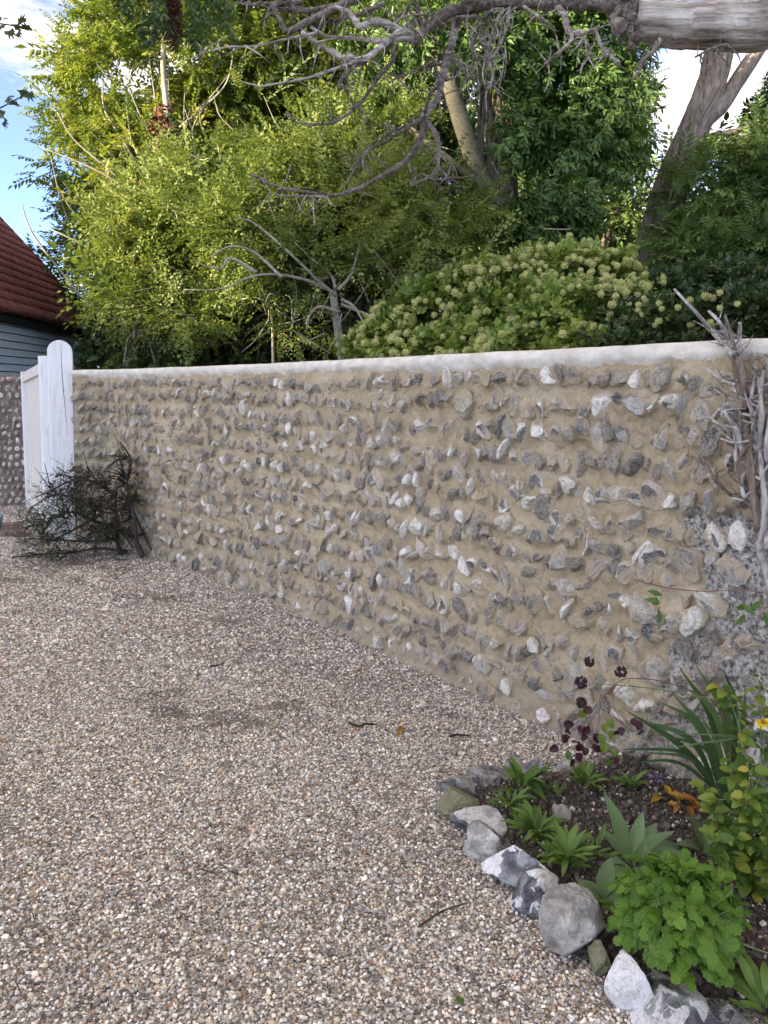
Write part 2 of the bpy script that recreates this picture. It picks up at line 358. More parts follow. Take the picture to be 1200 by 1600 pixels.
def weathered(m):
    nt = m.node_tree; bs = nt.nodes['Principled BSDF']; src = bs.inputs['Base Color'].links[0].from_socket; p = pos_(nt)
    st = noise(nt, 9, 5, 0.65, N(nt, 'ShaderNodeMapping', {'Vector': p, 'Scale': (3, 3, 0.35)}).outputs[0]); sp = noise(nt, 55, 4, 0.7, p)
    c = mix(nt, math_(nt, 'MULTIPLY', ramp(nt, st, [(0.5, (0, 0, 0)), (0.72, (1, 1, 1))]), 0.38), src, (0.42, 0.42, 0.34))
    c = mix(nt, math_(nt, 'MULTIPLY', ramp(nt, sp, [(0.62, (0, 0, 0)), (0.70, (1, 1, 1))]), 0.4), c, (0.30, 0.29, 0.25))
    z = N(nt, 'ShaderNodeSeparateXYZ', {0: p}).outputs[2]
    low = ramp(nt, math_(nt, 'ADD', z, math_(nt, 'MULTIPLY', st, 0.5)), [(0.25, (1, 1, 1)), (0.75, (0, 0, 0))])
    c = mix(nt, math_(nt, 'MULTIPLY', low, 0.5), c, (0.36, 0.35, 0.27)); nt.links.new(c, bs.inputs['Base Color'])
weathered(WHITEP); weathered(CREAMP)
CRACK = plain_mat('timber_crack', (0.06, 0.06, 0.06), (0.12, 0.12, 0.12), 60, 0.9)
SIDING = plain_mat('slate_blue_boarding', (0.56, 0.66, 0.74), (0.66, 0.74, 0.80), 6, 0.55, 0.3, 0.004, (1, 0.2, 4), 0.4)
TILE = plain_mat('red_clay_tile', (0.20, 0.068, 0.058), (0.36, 0.13, 0.105), 5, 0.8, 0.4, 0.006)
DARKW = plain_mat('dark_eaves_timber', (0.015, 0.016, 0.018), (0.03, 0.03, 0.032), 10, 0.8)
BRICK = plain_mat('worn_red_brick', (0.12, 0.075, 0.06), (0.27, 0.205, 0.17), 40, 0.9, 0.5, 0.006)
BLUEP = plain_mat('slate_blue_glaze', (0.10, 0.16, 0.22), (0.16, 0.23, 0.29), 20, 0.35)
RENDERW = plain_mat('house_render', (0.45, 0.43, 0.39), (0.55, 0.53, 0.48), 3, 0.9)
GLASS = plain_mat('window_glass', (0.03, 0.035, 0.04), (0.05, 0.055, 0.06), 2, 0.08, 0.0, spec=0.6)
DEADW = bark_mat('silver_dead_wood', (0.065, 0.046, 0.035), (0.33, 0.285, 0.24), (0.70, 0.655, 0.59), 55, (0.09, 1, 1), 1.0, 0.014)
DEADK = bark_mat('dark_dead_bark', (0.045, 0.034, 0.027), (0.15, 0.12, 0.097), (0.36, 0.315, 0.27), 70, (1, 1, 1), 0.9, 0.01)
VINEW = bark_mat('grey_vine_wood', (0.13, 0.11, 0.095), (0.33, 0.30, 0.275), (0.58, 0.56, 0.53), 70, (1, 1, 0.3), 0.7, 0.006)
VINEB = bark_mat('brown_vine_bark', (0.06, 0.045, 0.035), (0.17, 0.13, 0.10), (0.30, 0.25, 0.20), 70, (1, 1, 0.2), 0.9, 0.008)
BARK1 = bark_mat('ivy_scarred_bark', (0.055, 0.042, 0.032), (0.15, 0.115, 0.088), (0.27, 0.215, 0.17), 22, (1, 1, 0.3), 0.9, 0.03)
BARK2 = bark_mat('pale_smooth_bark', (0.05, 0.047, 0.03), (0.105, 0.098, 0.066), (0.18, 0.165, 0.12), 26, (1, 1, 3.0), 0.5, 0.012)
TWIGM = bark_mat('pale_twig', (0.13, 0.115, 0.085), (0.27, 0.245, 0.19), (0.42, 0.40, 0.34), 30, (1, 1, 1), 0.4, 0.004)
REDIVY = plain_mat('dead_brown_ivy', (0.06, 0.022, 0.014), (0.17, 0.065, 0.04), 12, 0.85)
DARKTWIG = bark_mat('dark_twig', (0.018, 0.014, 0.011), (0.05, 0.04, 0.032), (0.10, 0.085, 0.07), 50, (1, 1, 1), 0.5, 0.004)

L_ASH = leaf_mat('yellow_green_leaf', [(0.05, (0.05, 0.095, 0.02)), (0.32, (0.115, 0.18, 0.035)), (0.6, (0.21, 0.265, 0.055)), (0.88, (0.37, 0.37, 0.085))], 0.4, var=1.6)
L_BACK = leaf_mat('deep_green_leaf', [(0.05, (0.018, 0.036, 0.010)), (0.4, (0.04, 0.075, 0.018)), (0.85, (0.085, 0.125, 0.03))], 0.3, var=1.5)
L_PRIV = leaf_mat('golden_privet_leaf', [(0.05, (0.06, 0.10, 0.025)), (0.3, (0.14, 0.195, 0.045)), (0.6, (0.25, 0.295, 0.085)), (0.9, (0.38, 0.40, 0.15))], 0.35, var=2.2)
L_IVY = leaf_mat('ivy_leaf', [(0.05, (0.06, 0.10, 0.024)), (0.4, (0.13, 0.195, 0.045)), (0.8, (0.22, 0.30, 0.07)), (1.0, (0.40, 0.38, 0.08))], 0.22, 0.35)
L_TRUNK = leaf_mat('glossy_dark_leaf', [(0.05, (0.03, 0.062, 0.017)), (0.4, (0.065, 0.125, 0.03)), (0.85, (0.125, 0.21, 0.055))], 0.25, 0.38)
L_RIGHT = leaf_mat('mid_green_leaf', [(0.05, (0.05, 0.095, 0.028)), (0.4, (0.11, 0.175, 0.05)), (0.85, (0.20, 0.28, 0.085))], 0.3)
L_DARK = leaf_mat('dark_leaf', [(0.05, (0.018, 0.036, 0.014)), (0.5, (0.045, 0.075, 0.026)), (0.9, (0.09, 0.13, 0.045))], 0.2)  # plain dark green leaf colour
L_UMB = leaf_mat('ivy_umbel', [(0.0, (0.36, 0.38, 0.12)), (0.5, (0.54, 0.54, 0.22)), (1.0, (0.68, 0.64, 0.32))], 0.15, 0.7)
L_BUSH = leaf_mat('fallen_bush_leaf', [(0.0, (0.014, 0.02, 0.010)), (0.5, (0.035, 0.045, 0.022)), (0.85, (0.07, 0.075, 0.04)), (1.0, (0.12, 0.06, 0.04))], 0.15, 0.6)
L_FEV = leaf_mat('bright_green_leaf', [(0.05, (0.04, 0.11, 0.012)), (0.4, (0.085, 0.185, 0.02)), (0.8, (0.15, 0.27, 0.035)), (1.0, (0.25, 0.34, 0.06))], 0.28, 0.5)
L_MUL = leaf_mat('felted_grey_green_leaf', [(0.05, (0.08, 0.14, 0.06)), (0.5, (0.14, 0.22, 0.10)), (0.95, (0.22, 0.31, 0.16))], 0.2, 0.75)
L_SEED = leaf_mat('seedling_leaf', [(0.05, (0.05, 0.11, 0.02)), (0.5, (0.11, 0.20, 0.04)), (0.95, (0.20, 0.29, 0.08))], 0.28, 0.5)
L_IRIS = leaf_mat('strap_leaf', [(0.05, (0.045, 0.10, 0.035)), (0.5, (0.10, 0.17, 0.06)), (0.95, (0.18, 0.25, 0.09))], 0.25, 0.45)
L_YEL = leaf_mat('yellowing_leaf', [(0.05, (0.05, 0.11, 0.02)), (0.45, (0.10, 0.18, 0.03)), (0.72, (0.19, 0.25, 0.04)), (0.9, (0.34, 0.33, 0.05)), (1.0, (0.46, 0.34, 0.05))], 0.32, 0.5)
L_PUR = leaf_mat('purple_leaf', [(0.05, (0.035, 0.010, 0.016)), (0.5, (0.075, 0.018, 0.03)), (0.7, (0.10, 0.05, 0.035)), (0.9, (0.24, 0.24, 0.04))], 0.25, 0.5)
L_ORG = leaf_mat('withered_orange_leaf', [(0.0, (0.26, 0.09, 0.02)), (0.5, (0.38, 0.16, 0.03)), (1.0, (0.42, 0.30, 0.04))], 0.25, 0.6)
SEEDH = plain_mat('dark_seed_head', (0.02, 0.012, 0.014), (0.055, 0.03, 0.034), 90, 0.9)
YFLOW = plain_mat('yellow_petal', (0.62, 0.42, 0.01), (0.72, 0.52, 0.02), 40, 0.6)
PFLOW = plain_mat('violet_petal', (0.12, 0.07, 0.25), (0.22, 0.14, 0.38), 40, 0.6)
STEMG = plain_mat('green_stem', (0.09, 0.14, 0.05), (0.16, 0.22, 0.09), 60, 0.6)
STEMR = plain_mat('reddish_stem', (0.13, 0.05, 0.035), (0.24, 0.13, 0.085), 60, 0.6)

# ------------------------------------------------------------------ setting: ground, gravel, soil
Gm = MB(); s_ = 600.0
gx = np.array([-s_, -60, -20, -8, -3, 0, 3, 8, 20, 60, s_])
gg = np.stack(np.meshgrid(gx, gx+5, indexing='ij'), -1).reshape(-1, 2); nG = len(gx)
ii, jj = np.meshgrid(np.arange(nG-1), np.arange(nG-1), indexing='ij'); q = (ii*nG+jj).ravel()
Gm.add(np.c_[gg, np.full(len(gg), -0.03)], np.stack([q, q+nG, q+nG+1, q+1], -1))
tag(Gm.build('ground', EARTH), kind='structure')

# wall line on the ground
Wc = [G(240, 870)[:2], G(380, 915)[:2], G(875, 1137)[:2]]
def at_px(a, b, px):                       # point of the line a-b seen at pixel column px (ground)
    d = b-a
    for t in np.linspace(-3, 3, 6001):
        p = a+d*t
        if p[1] > 0.2:
            Zc = p[1]*CT+CAM_H*ST*1.0
            x = 600+FPX*p[0]/Zc
            if abs(x-px) < 0.6: return p
    return a
CORNER = at_px(Wc[0], Wc[1], 178)
PIER = np.array([G(121, 845)[0]+0.03, CORNER[1]+0.10])
RIGHT = Wc[2]+(Wc[2]-Wc[1])*0.80
wp = [PIER, CORNER, Wc[0], Wc[1], Wc[2], RIGHT]
dense = [np.array(wp[0])]
for a, b in zip(wp[:-1], wp[1:]):
    n = max(2, int(np.linalg.norm(b-a)/0.01))
    for k in range(1, n+1): dense.append(a+(b-a)*k/n)
dense = np.array(dense)
def boxsmooth(A, w):
    pad = np.vstack([2*A[0]-A[w:0:-1], A, 2*A[-1]-A[-2:-w-2:-1]]); k = np.ones(2*w+1)/(2*w+1)
    return np.stack([np.convolve(pad[:, c], k, 'valid') for c in range(A.shape[1])], -1)
sharp = boxsmooth(dense, 5); soft = boxsmooth(dense, 45)
arc0 = np.concatenate([[0], np.cumsum(np.linalg.norm(np.diff(dense, axis=0), axis=1))])
s_corner = np.linalg.norm(CORNER-PIER)
wgt = np.clip((arc0-s_corner-0.45)/0.3, 0, 1)[:, None]
WL = sharp*(1-wgt)+soft*wgt
WS = np.concatenate([[0], np.cumsum(np.linalg.norm(np.diff(WL, axis=0), axis=1))]); SMAX = WS[-1]
WT = np.gradient(WL, axis=0); WT /= np.linalg.norm(WT, axis=1)[:, None]
WT = boxsmooth(WT, 4); WT /= np.linalg.norm(WT, axis=1)[:, None]
def wxy(s): return np.stack([np.interp(s, WS, WL[:, 0]), np.interp(s, WS, WL[:, 1])], -1)
def wtan(s): return np.stack([np.interp(s, WS, WT[:, 0]), np.interp(s, WS, WT[:, 1])], -1)
def wnor(s): t = wtan(s); return np.stack([t[..., 1], -t[..., 0]], -1)      # towards the drive
if np.dot(wnor(np.array([3.0]))[0], -wxy(np.array([3.0]))[0]) < 0:
    _o = wnor
    def wnor(s): return -_o(s)
def wall_s_of_px(px):
    Zc = WL[:, 1]*CT+CAM_H*ST*0.6; x = 600+FPX*WL[:, 0]/Zc
    return float(np.interp(px, x, WS))
def wall_pt(px, py, off=0.0):               # point on the wall face seen at a photo pixel, off metres in front
    d = ray(px, py)
    base = WL+wnor(WS)*off
    r = d[0]/d[1]; k = np.argmin(np.abs(base[:, 0]/base[:, 1]-r)); return P(px, py, base[k, 1])

# bed outline (soil)
STN = [  # px, py (centre), w, h px, tone, core, lichen, label
 (716, 1226, 62, 44, 0.30, 0.10, 0.35, 'brown-grey rounded flint at the back corner of the bed edging', 'angular'),
 (711, 1257, 54, 36, 0.42, 0.05, 0.95, 'greenish lichen-covered flint edging stone beside the gravel', 'flat'),
 (742, 1288, 76, 48, 0.55, 0.62, 0.15, 'grey edging flint with a dark broken face below the lichened stone', 'angular'),
 (768, 1322, 66, 52, 0.45, 0.30, 0.20, 'tan and brown edging flint wedged beside the big white holed flint', 'round'),
 (812, 1357, 100, 72, 0.80, 0.42, 0.05, 'white edging flint with grey glassy holes', 'angular'),
 (838, 1404, 70, 62, 0.76, 0.36, 0.10, 'whitish edging flint with a blue-grey chipped side touching the large grey boulder', 'round'),
 (898, 1442, 84, 102, 0.36, 0.16, 0.30, 'largest grey mottled edging boulder left of the bright green clump', 'tall'),
 (938, 1504, 40, 48, 0.48, 0.08, 0.90, 'small mossy edging flint under the bright green clump', 'round'),
 (986, 1540, 62, 76, 0.86, 0.06, 0.05, 'egg-shaped white edging flint below the bright green clump', 'tall'),
 (1053, 1566, 90, 54, 0.70, 0.20, 0.45, 'wide blotched white edging flint at the foot of the green clump', 'flat'),
 (1072, 1597, 110, 32, 0.78, 0.52, 0.05, 'flat bluish-white edging flint at the bottom edge of the picture', 'flat'),
 (1142, 1598, 74, 34, 0.28, 0.10, 0.20, 'rough dark grey edging stone nearest the bottom right corner', 'flat'),
 (806, 1199, 40, 26, 0.42, 0.55, 0.10, 'small blue-grey flint on the back edge of the bed', 'angular'),
 (842, 1205, 38, 30, 0.50, 0.45, 0.10, 'pointed blue-grey flint on the back edge, nearer the purple leaves than its twin', 'angular'),
 (766, 1213, 58, 22, 0.26, 0.15, 0.20, 'low dark flat stone between the back corner stone and the blue-grey flints', 'flat'),
 (893, 1207, 44, 26, 0.38, 0.20, 0.15, 'dull grey flint at the wall end of the back edging', 'round'),
]
stone_pos = []
for (px, py, w, h, *_r) in STN:
    g = G(px, py+h*0.42); stone_pos.append(g)
bed_px = [(1160, 1600), (1060, 1580), (985, 1560), (935, 1520), (880, 1475), (830, 1420), (790, 1375), (750, 1325), (718, 1280), (695, 1252), (700, 1232), (760, 1216), (830, 1203), (910, 1193)]
BED = [G(x, y)[:2] for x, y in bed_px]
sA = 0.0
_sw = WS[np.argmin(np.linalg.norm(WL-BED[-1], axis=1))]
BED = BED+[wxy(np.array([s]))[0]-wnor(np.array([s]))[0]*0.06 for s in np.linspace(_sw, SMAX, 14)]+[np.array([1.75, 0.9]), np.array([0.85, 1.15])]
BED = np.array(BED)
def inpoly(pts, poly):
    x, y = pts[:, 0], pts[:, 1]; r = np.zeros(len(pts), bool); j = len(poly)-1
    for i in range(len(poly)):
        xi, yi = poly[i]; xj, yj = poly[j]
        c = ((yi > y) != (yj > y)) & (x < (xj-xi)*(y-yi)/(yj-yi+1e-12)+xi); r ^= c; j = i
    return r
def edge_dist(pts, poly):
    d = np.full(len(pts), 9.0); Q = np.vstack([poly, poly[:1]])
    for a, b in zip(Q[:-1], Q[1:]):
        ab = b-a; t = np.clip(((pts-a)@ab)/(ab@ab+1e-12), 0, 1); d = np.minimum(d, np.linalg.norm(pts-(a+t[:, None]*ab), axis=1))
    return d
def drive_z(x, y):
    p = np.stack([x, y, np.zeros_like(x)], -1)
    return 0.016*fbm(p*1.1, 3, 5)+0.006*fbm(p*5, 2, 9)
def soil_z(x, y):
    p = np.stack([x, y], -1); d = edge_dist(p, BED); q = np.stack([x, y, np.zeros_like(x)], -1)
    return -0.02+0.065*np.clip(d/0.12, 0, 1)+0.02*fbm(q*7, 3, 3)+0.008*fbm(q*40, 2, 4)

# gravel drive sheet
xs = np.arange(-9.0, 3.2, 0.06); ys = np.arange(-3.0, 10.6, 0.06)
X, Y = np.meshgrid(xs, ys, indexing='ij'); Zd = drive_z(X.ravel(), Y.ravel())
V = np.c_[X.ravel(), Y.ravel(), Zd]; nx, ny = X.shape
ii, jj = np.meshgrid(np.arange(nx-1), np.arange(ny-1), indexing='ij'); q = (ii*ny+jj).ravel()
F = np.stack([q, q+ny, q+ny+1, q+1], -1)
cen = V[F].mean(1)[:, :2]
k = np.argmin(np.linalg.norm(cen[:, None, :]-WL[None, ::8], axis=2), axis=1)*8
side = np.einsum('ij,ij->i', cen-WL[k], wnor(WS[k]))
F = F[(side > -0.15) | (cen[:, 1] > WL[0, 1]+0.3) & (cen[:, 0] < WL[0, 0]-0.1)]
tag(mk('gravel_drive', V, None, F, GBED, smooth=True), kind='structure')

# soil sheet of the bed
xs = np.arange(0.1, 2.1, 0.014); ys = np.arange(0.7, 3.6, 0.014)
X, Y = np.meshgrid(xs, ys, indexing='ij'); pts = np.c_[X.ravel(), Y.ravel()]
V = np.c_[pts, soil_z(pts[:, 0], pts[:, 1])]; nx, ny = X.shape
ii, jj = np.meshgrid(np.arange(nx-1), np.arange(ny-1), indexing='ij'); q = (ii*ny+jj).ravel()
F = np.stack([q, q+ny, q+ny+1, q+1], -1); F = F[inpoly(V[F].mean(1)[:, :2], BED)]
used = np.unique(F); remap = np.full(len(V), -1); remap[used] = np.arange(len(used))
tag(mk('soil', V[used], None, remap[F], SOIL, smooth=True), kind='structure')

# loose shingle: points with colour, size and rotation; pebbles are instanced on them (uncountable: stuff)
def gn_pebbles(name, pts, cols, rot, scl, seed, mat=PEBBLE):
    me = bpy.data.meshes.new(name); me.vertices.add(len(pts)); me.vertices.foreach_set('co', pts.astype(np.float32).ravel())
    a = me.attributes.new('pc', 'FLOAT_COLOR', 'POINT'); a.data.foreach_set('color', np.c_[cols, np.ones(len(cols))].astype(np.float32).ravel())
    a = me.attributes.new('rot', 'FLOAT_VECTOR', 'POINT'); a.data.foreach_set('vector', rot.astype(np.float32).ravel())
    a = me.attributes.new('scl', 'FLOAT_VECTOR', 'POINT'); a.data.foreach_set('vector', scl.astype(np.float32).ravel())
    me.materials.append(mat); o = link(name, me)
    t = bpy.data.node_groups.new(name+'_nodes', 'GeometryNodeTree')
    t.interface.new_socket('Geometry', in_out='INPUT', socket_type='NodeSocketGeometry'); t.interface.new_socket('Geometry', in_out='OUTPUT', socket_type='NodeSocketGeometry')
    gi = t.nodes.new('NodeGroupInput'); go = t.nodes.new('NodeGroupOutput'); L = t.links.new
    join = t.nodes.new('GeometryNodeJoinGeometry')
    for k in range(5):
        ico = t.nodes.new('GeometryNodeMeshIcoSphere'); ico.inputs['Subdivisions'].default_value = 2; ico.inputs['Radius'].default_value = 1.0
        nz = t.nodes.new('ShaderNodeTexNoise'); nz.inputs['Scale'].default_value = 0.9; nz.inputs['Detail'].default_value = 1.0
        ps = t.nodes.new('GeometryNodeInputPosition'); va = t.nodes.new('ShaderNodeVectorMath'); va.operation = 'ADD'; va.inputs[1].default_value = (k*13.7+seed, 3.1*k, 5.0)
        L(ps.outputs[0], va.inputs[0]); L(va.outputs[0], nz.inputs['Vector'])
        sb = t.nodes.new('ShaderNodeVectorMath'); sb.operation = 'SUBTRACT'; sb.inputs[1].default_value = (0.5, 0.5, 0.5)
        L(nz.outputs['Color'], sb.inputs[0])
        ml = t.nodes.new('ShaderNodeVectorMath'); ml.operation = 'SCALE'; ml.inputs['Scale'].default_value = 1.5; L(sb.outputs[0], ml.inputs[0])
        sp = t.nodes.new('GeometryNodeSetPosition'); L(ico.outputs['Mesh'], sp.inputs['Geometry']); L(ml.outputs[0], sp.inputs['Offset'])
        sm = t.nodes.new('GeometryNodeSetMaterial'); sm.inputs['Material'].default_value = mat; L(sp.outputs[0], sm.inputs['Geometry'])
        g2 = t.nodes.new('GeometryNodeGeometryToInstance'); L(sm.outputs[0], g2.inputs[0]); L(g2.outputs[0], join.inputs[0])
    io = t.nodes.new('GeometryNodeInstanceOnPoints'); io.inputs['Pick Instance'].default_value = True
    L(gi.outputs[0], io.inputs['Points']); L(join.outputs[0], io.inputs['Instance'])
    for nm, sock in (('rot', 'Rotation'), ('scl', 'Scale')):
        na = t.nodes.new('GeometryNodeInputNamedAttribute'); na.data_type = 'FLOAT_VECTOR'; na.inputs['Name'].default_value = nm; L(na.outputs[0], io.inputs[sock])
    L(io.outputs[0], go.inputs[0])
    md = o.modifiers.new('pebbles', 'NODES'); md.node_group = t
    return o
PAL = np.array([[1.33, 1.34, 1.29]])*np.array([[0.70, 0.66, 0.60], [0.62, 0.55, 0.46], [0.45, 0.40, 0.34], [0.40, 0.29, 0.20], [0.33, 0.20, 0.125], [0.30, 0.28, 0.265], [0.20, 0.19, 0.185], [0.12, 0.10, 0.09], [0.42, 0.40, 0.40], [0.24, 0.155, 0.10], [0.50, 0.42, 0.32]])
PW = np.array([0.25, 0.13, 0.08, 0.07, 0.05, 0.10, 0.12, 0.14, 0.09, 0.05, 0.04]); PW = PW/PW.sum()
STAINS = [(300, 1108, 60, 14, 0.7), (400, 1128, 80, 12, 0.75), (335, 1135, 45, 10, 0.6), (270, 1118, 40, 8, 0.7), (440, 1105, 40, 9, 0.5), (250, 1085, 50, 12, 0.5), (235, 935, 60, 10, 0.6), (345, 972, 45, 10, 0.5), (400, 1020, 40, 9, 0.3), (480, 1060, 90, 20, 0.25), (120, 880, 90, 18, 0.6), (20, 905, 50, 8, 0.5), (690, 1120, 60, 12, 0.3), (60, 1250, 120, 18, 0.15), (520, 1330, 160, 22, 0.25), (320, 1370, 90, 16, 0.25)]
def gravel_points(n, y0, y1, size, seed, fa, fb):
    r = rng_(seed)
    y = np.sqrt(r.random(n)*((y1)**2-(y0)**2)+y0**2); x = (r.random(n)*1.28-0.68)*y*1.06
    keep = (r.random(n) < np.clip((y-fa)/(fb-fa), 0, 1)) & (x < 0.62*y); x, y = x[keep], y[keep]; n = len(x)
    # side of the wall via nearest sample (chunked)
    ok = np.ones(n, bool)
    for c in range(0, n, 20000):
        p = np.stack([x[c:c+20000], y[c:c+20000]], -1)
        kk = np.argmin(((p[:, None, :]-WL[None, ::12])**2).sum(2), axis=1)*12
        sd_ = np.einsum('ij,ij->i', p-WL[kk], wnor(WS[kk]))
        ok[c:c+20000] = (sd_ > -0.02) | ((p[:, 1] > WL[0, 1]+0.4) & (p[:, 0] < WL[0, 0]-0.15))
    p = np.stack([x, y], -1); ok &= ~inpoly(p, BED)
    p = p[ok]; n = len(p)
    z = drive_z(p[:, 0], p[:, 1])+r.normal(0, 0.0030, n)+0.001
    c = PAL[r.choice(len(PAL), n, p=PW)]*r.uniform(0.6, 1.3, (n, 1))
    st = np.zeros(n)
    for (px, py, rx, ry, a) in STAINS:
        g = G(px, py); gy = G(px, py+ry)[1]-g[1]; gxr = M(rx, g[1])
        q_ = np.c_[p, np.zeros(n)]
        d = ((p[:, 0]-g[0])/gxr)**2+((p[:, 1]-g[1])/gy)**2
        st = np.maximum(st, a*np.exp(-d*1.0)*np.clip(0.55+1.9*fbm(q_*np.array([7, 12, 1]), 4, 31), 0, 1.4))
    st = np.clip(st*1.25+0.22*np.clip(fbm(np.c_[p*np.array([0.9, 1.6]), np.zeros(n)]*1.5, 4, 77), 0, 1), 0, 0.9)[:, None]
    brown = np.array([[0.085, 0.06, 0.042]])
    pick = r.random((n, 1)) < st*1.15
    c = np.where(pick, c*(1-0.78)+brown*0.78, c*(1-0.2*st))
    s = size*np.exp(r.normal(0, 0.27, n))
    scl = np.stack([s*r.uniform(0.8, 1.25, n), s*r.uniform(0.75, 1.1, n), s*r.uniform(0.5, 0.8, n)], -1)
    rot = np.stack([r.normal(0, 0.35, n), r.normal(0, 0.35, n), r.uniform(0, 6.28, n)], -1)
    return np.c_[p, z], c, rot, scl
ga = gravel_points(330000, 1.5, 4.5, 0.0037, 1, 4.5, 3.5); gb = gravel_points(360000, 3.5, 9.6, 0.0056, 2, 3.5, 4.5)
gr = gn_pebbles('gravel', *[np.concatenate([u, v]) for u, v in zip(ga, gb)], 1)
tag(gr, 'loose pea shingle of white, grey and tan pebbles covering the drive', 'gravel', kind='stuff')
# crumbs and small stones on the soil
r = rng_(8); n = 26000
p = np.stack([r.uniform(0.15, 1.9, n), r.uniform(0.9, 3.5, n)], -1); p = p[inpoly(p, BED)]; n = len(p)
near = edge_dist(p, BED) < 0.06
cs = np.where((r.random((n, 1)) < 0.16), PAL[r.choice(len(PAL), n, p=PW)]*0.8, np.array([[0.06, 0.047, 0.038]])*r.uniform(0.5, 1.8, (n, 1)))
s = 0.0042*np.exp(r.normal(0, 0.45, n)); s[r.random(n) < 0.012] *= 2.6
so = gn_pebbles('soil_crumbs', np.c_[p, soil_z(p[:, 0], p[:, 1])+s*0.3], cs, r.uniform(0, 6.28, (n, 3)), np.stack([s*1.1, s, s*0.75], -1), 50)
tag(so, 'dark soil crumbs and small stones scattered over the flower bed', 'soil', kind='stuff')

# ------------------------------------------------------------------ the flint wall
def ico(sub):
    import bmesh
    bm = bmesh.new(); bmesh.ops.create_icosphere(bm, subdivisions=sub, radius=1.0)
    bm.verts.ensure_lookup_table(); V = np.array([v.co[:] for v in bm.verts]); F = np.array([[v.index for v in f.verts] for f in bm.faces]); bm.free(); return V, F
ICO = {k: ico(k) for k in (1, 2, 3, 4)}
def flint_shape(a, b, c, r, sub=3, face=True, lump=0.38):
    """an irregular nodule, local x along the wall, y out of the wall, z up; a broken front and a few chipped planes"""
    V0, F = ICO[sub]; seed = int(r.integers(1e6))
    d = 1+lump*fbm(V0*1.1+seed % 97, 2, seed % 1000)+0.20*fbm(V0*2.6+seed % 53, 2, seed % 777)
    V = V0*d[:, None]; core = np.zeros(len(V))
    for k in range(int(r.integers(4, 8))):                     # chipped flanks
        nrm = r.normal(size=3); nrm[1] = abs(nrm[1])*0.6; nrm /= np.linalg.norm(nrm); h = r.uniform(0.42, 0.8)
        t = V@nrm-h; V = np.where(t[:, None] > 0, V-np.outer(t, nrm)*0.9, V)
    if face and r.random() < 0.6:                              # the broken face shown to the drive
        nrm = np.array([r.normal(0, 0.45), 1.0, r.normal(0, 0.4)]); nrm /= np.linalg.norm(nrm); h = r.uniform(0.15, 0.5)
        t = V@nrm-h; cut = t > 0; V = np.where(cut[:, None], V-np.outer(t, nrm)*0.92, V); core = np.where(cut & (t > 0.05), 1.0, 0.0)
        rim = np.linalg.norm(V[:, [0, 2]]-np.array([r.normal(0, 0.25), r.normal(0, 0.25)]), axis=1); core = np.where(rim > r.uniform(0.5, 0.85), core*0.2, core)
    V = V+V0*(0.10*fbm(V0*4.2+seed % 41, 2, seed % 313)+0.05*fbm(V0*9+seed % 31, 1, seed % 91))[:, None]
    V = V*np.array([a, c, b]); th = r.normal(0.25, 0.5); cs_, sn = math.cos(th), math.sin(th)
    V = np.stack([V[:, 0]*cs_+V[:, 2]*sn, V[:, 1], -V[:, 0]*sn+V[:, 2]*cs_], -1)
    return V, F, core
WALL_H = 1.645
r = rng_(21); FL = []
CH = 0.1135
s_old = wall_s_of_px(1075)
for kc in range(14):
    s = -0.02+r.uniform(0, 0.05)
    while s < SMAX-0.03:
        far = np.clip(1-(s-1.0)/4.0, 0, 1)
        wdt = r.uniform(0.042, 0.104)*(1-0.05*far)*(1.4 if r.random() < 0.09 else 1); sc = s+wdt/2
        wave = 0.016*math.sin(sc*1.7+kc*0.9)+0.010*math.sin(sc*4.3+kc*2.1)
        z = 0.060+CH*kc+wave*0.8+r.normal(0, 0.019)
        hgt = r.uniform(0.056, 0.118)
        if kc == 13: z = min(z, 1.545); hgt = min(hgt, 0.08)
        old = sc > s_old-0.02 and z < 1.02
        if old: z += r.normal(0, 0.02); 
        FL.append([sc, max(z, 0.03), wdt*0.5*r.uniform(0.7, 1.08), hgt*0.5*r.uniform(0.85, 1.1), old])
        s += wdt*(0.80 if not old else 1.05)+abs(r.normal(0, 0.007))
FL = np.array(FL, float)
# mortar face as a height field over (s, z)
svals = [0.0]
while svals[-1] < SMAX:
    dpt = wxy(np.array([svals[-1]]))[0][1]; svals.append(svals[-1]+np.clip(dpt*0.0019, 0.0042, 0.013))
sv = np.array(svals); sv[-1] = SMAX; zv = np.concatenate([[-0.06], np.linspace(0, WALL_H-0.03, 235)])
SS, ZZ = np.meshgrid(sv, zv, indexing='ij'); q3 = np.stack([SS, ZZ, np.zeros_like(SS)], -1)
H = 0.010*fbm(q3*np.array([3, 5, 1]), 3, 1)+0.013*fbm(np.stack([SS*17+ZZ*9, ZZ*13, 0*SS], -1), 3, 2)+0.007*fbm(q3*55, 3, 3)+0.004*fbm(q3*120, 2, 4)
H += 0.045*np.exp(-np.clip(ZZ, 0, 9)/0.07)+0.018*fbm(q3*1.1, 2, 8)
mound = np.zeros_like(H)
for (fs, fz, fa, fb, old) in FL:
    i0, i1 = np.searchsorted(sv, (fs-fa*2.6, fs+fa*2.6)); j0, j1 = np.searchsorted(zv, (fz-fb*2.6, fz+fb*2.6))
    S_, Z_ = SS[i0:i1, j0:j1]-fs, ZZ[i0:i1, j0:j1]-fz
    S2 = S_-Z_*0.22
    rr = np.sqrt((S2/(fa*1.15))**2+(Z_/(fb*1.15))**2)
    m = (0.003+0.011*((fs*71.3+fz*37.7) % 1.0))*np.exp(-(np.clip(rr-0.75, 0, 9)/0.5)**2)
    mound[i0:i1, j0:j1] = np.maximum(mound[i0:i1, j0:j1], m*(0.45 if old else 1))
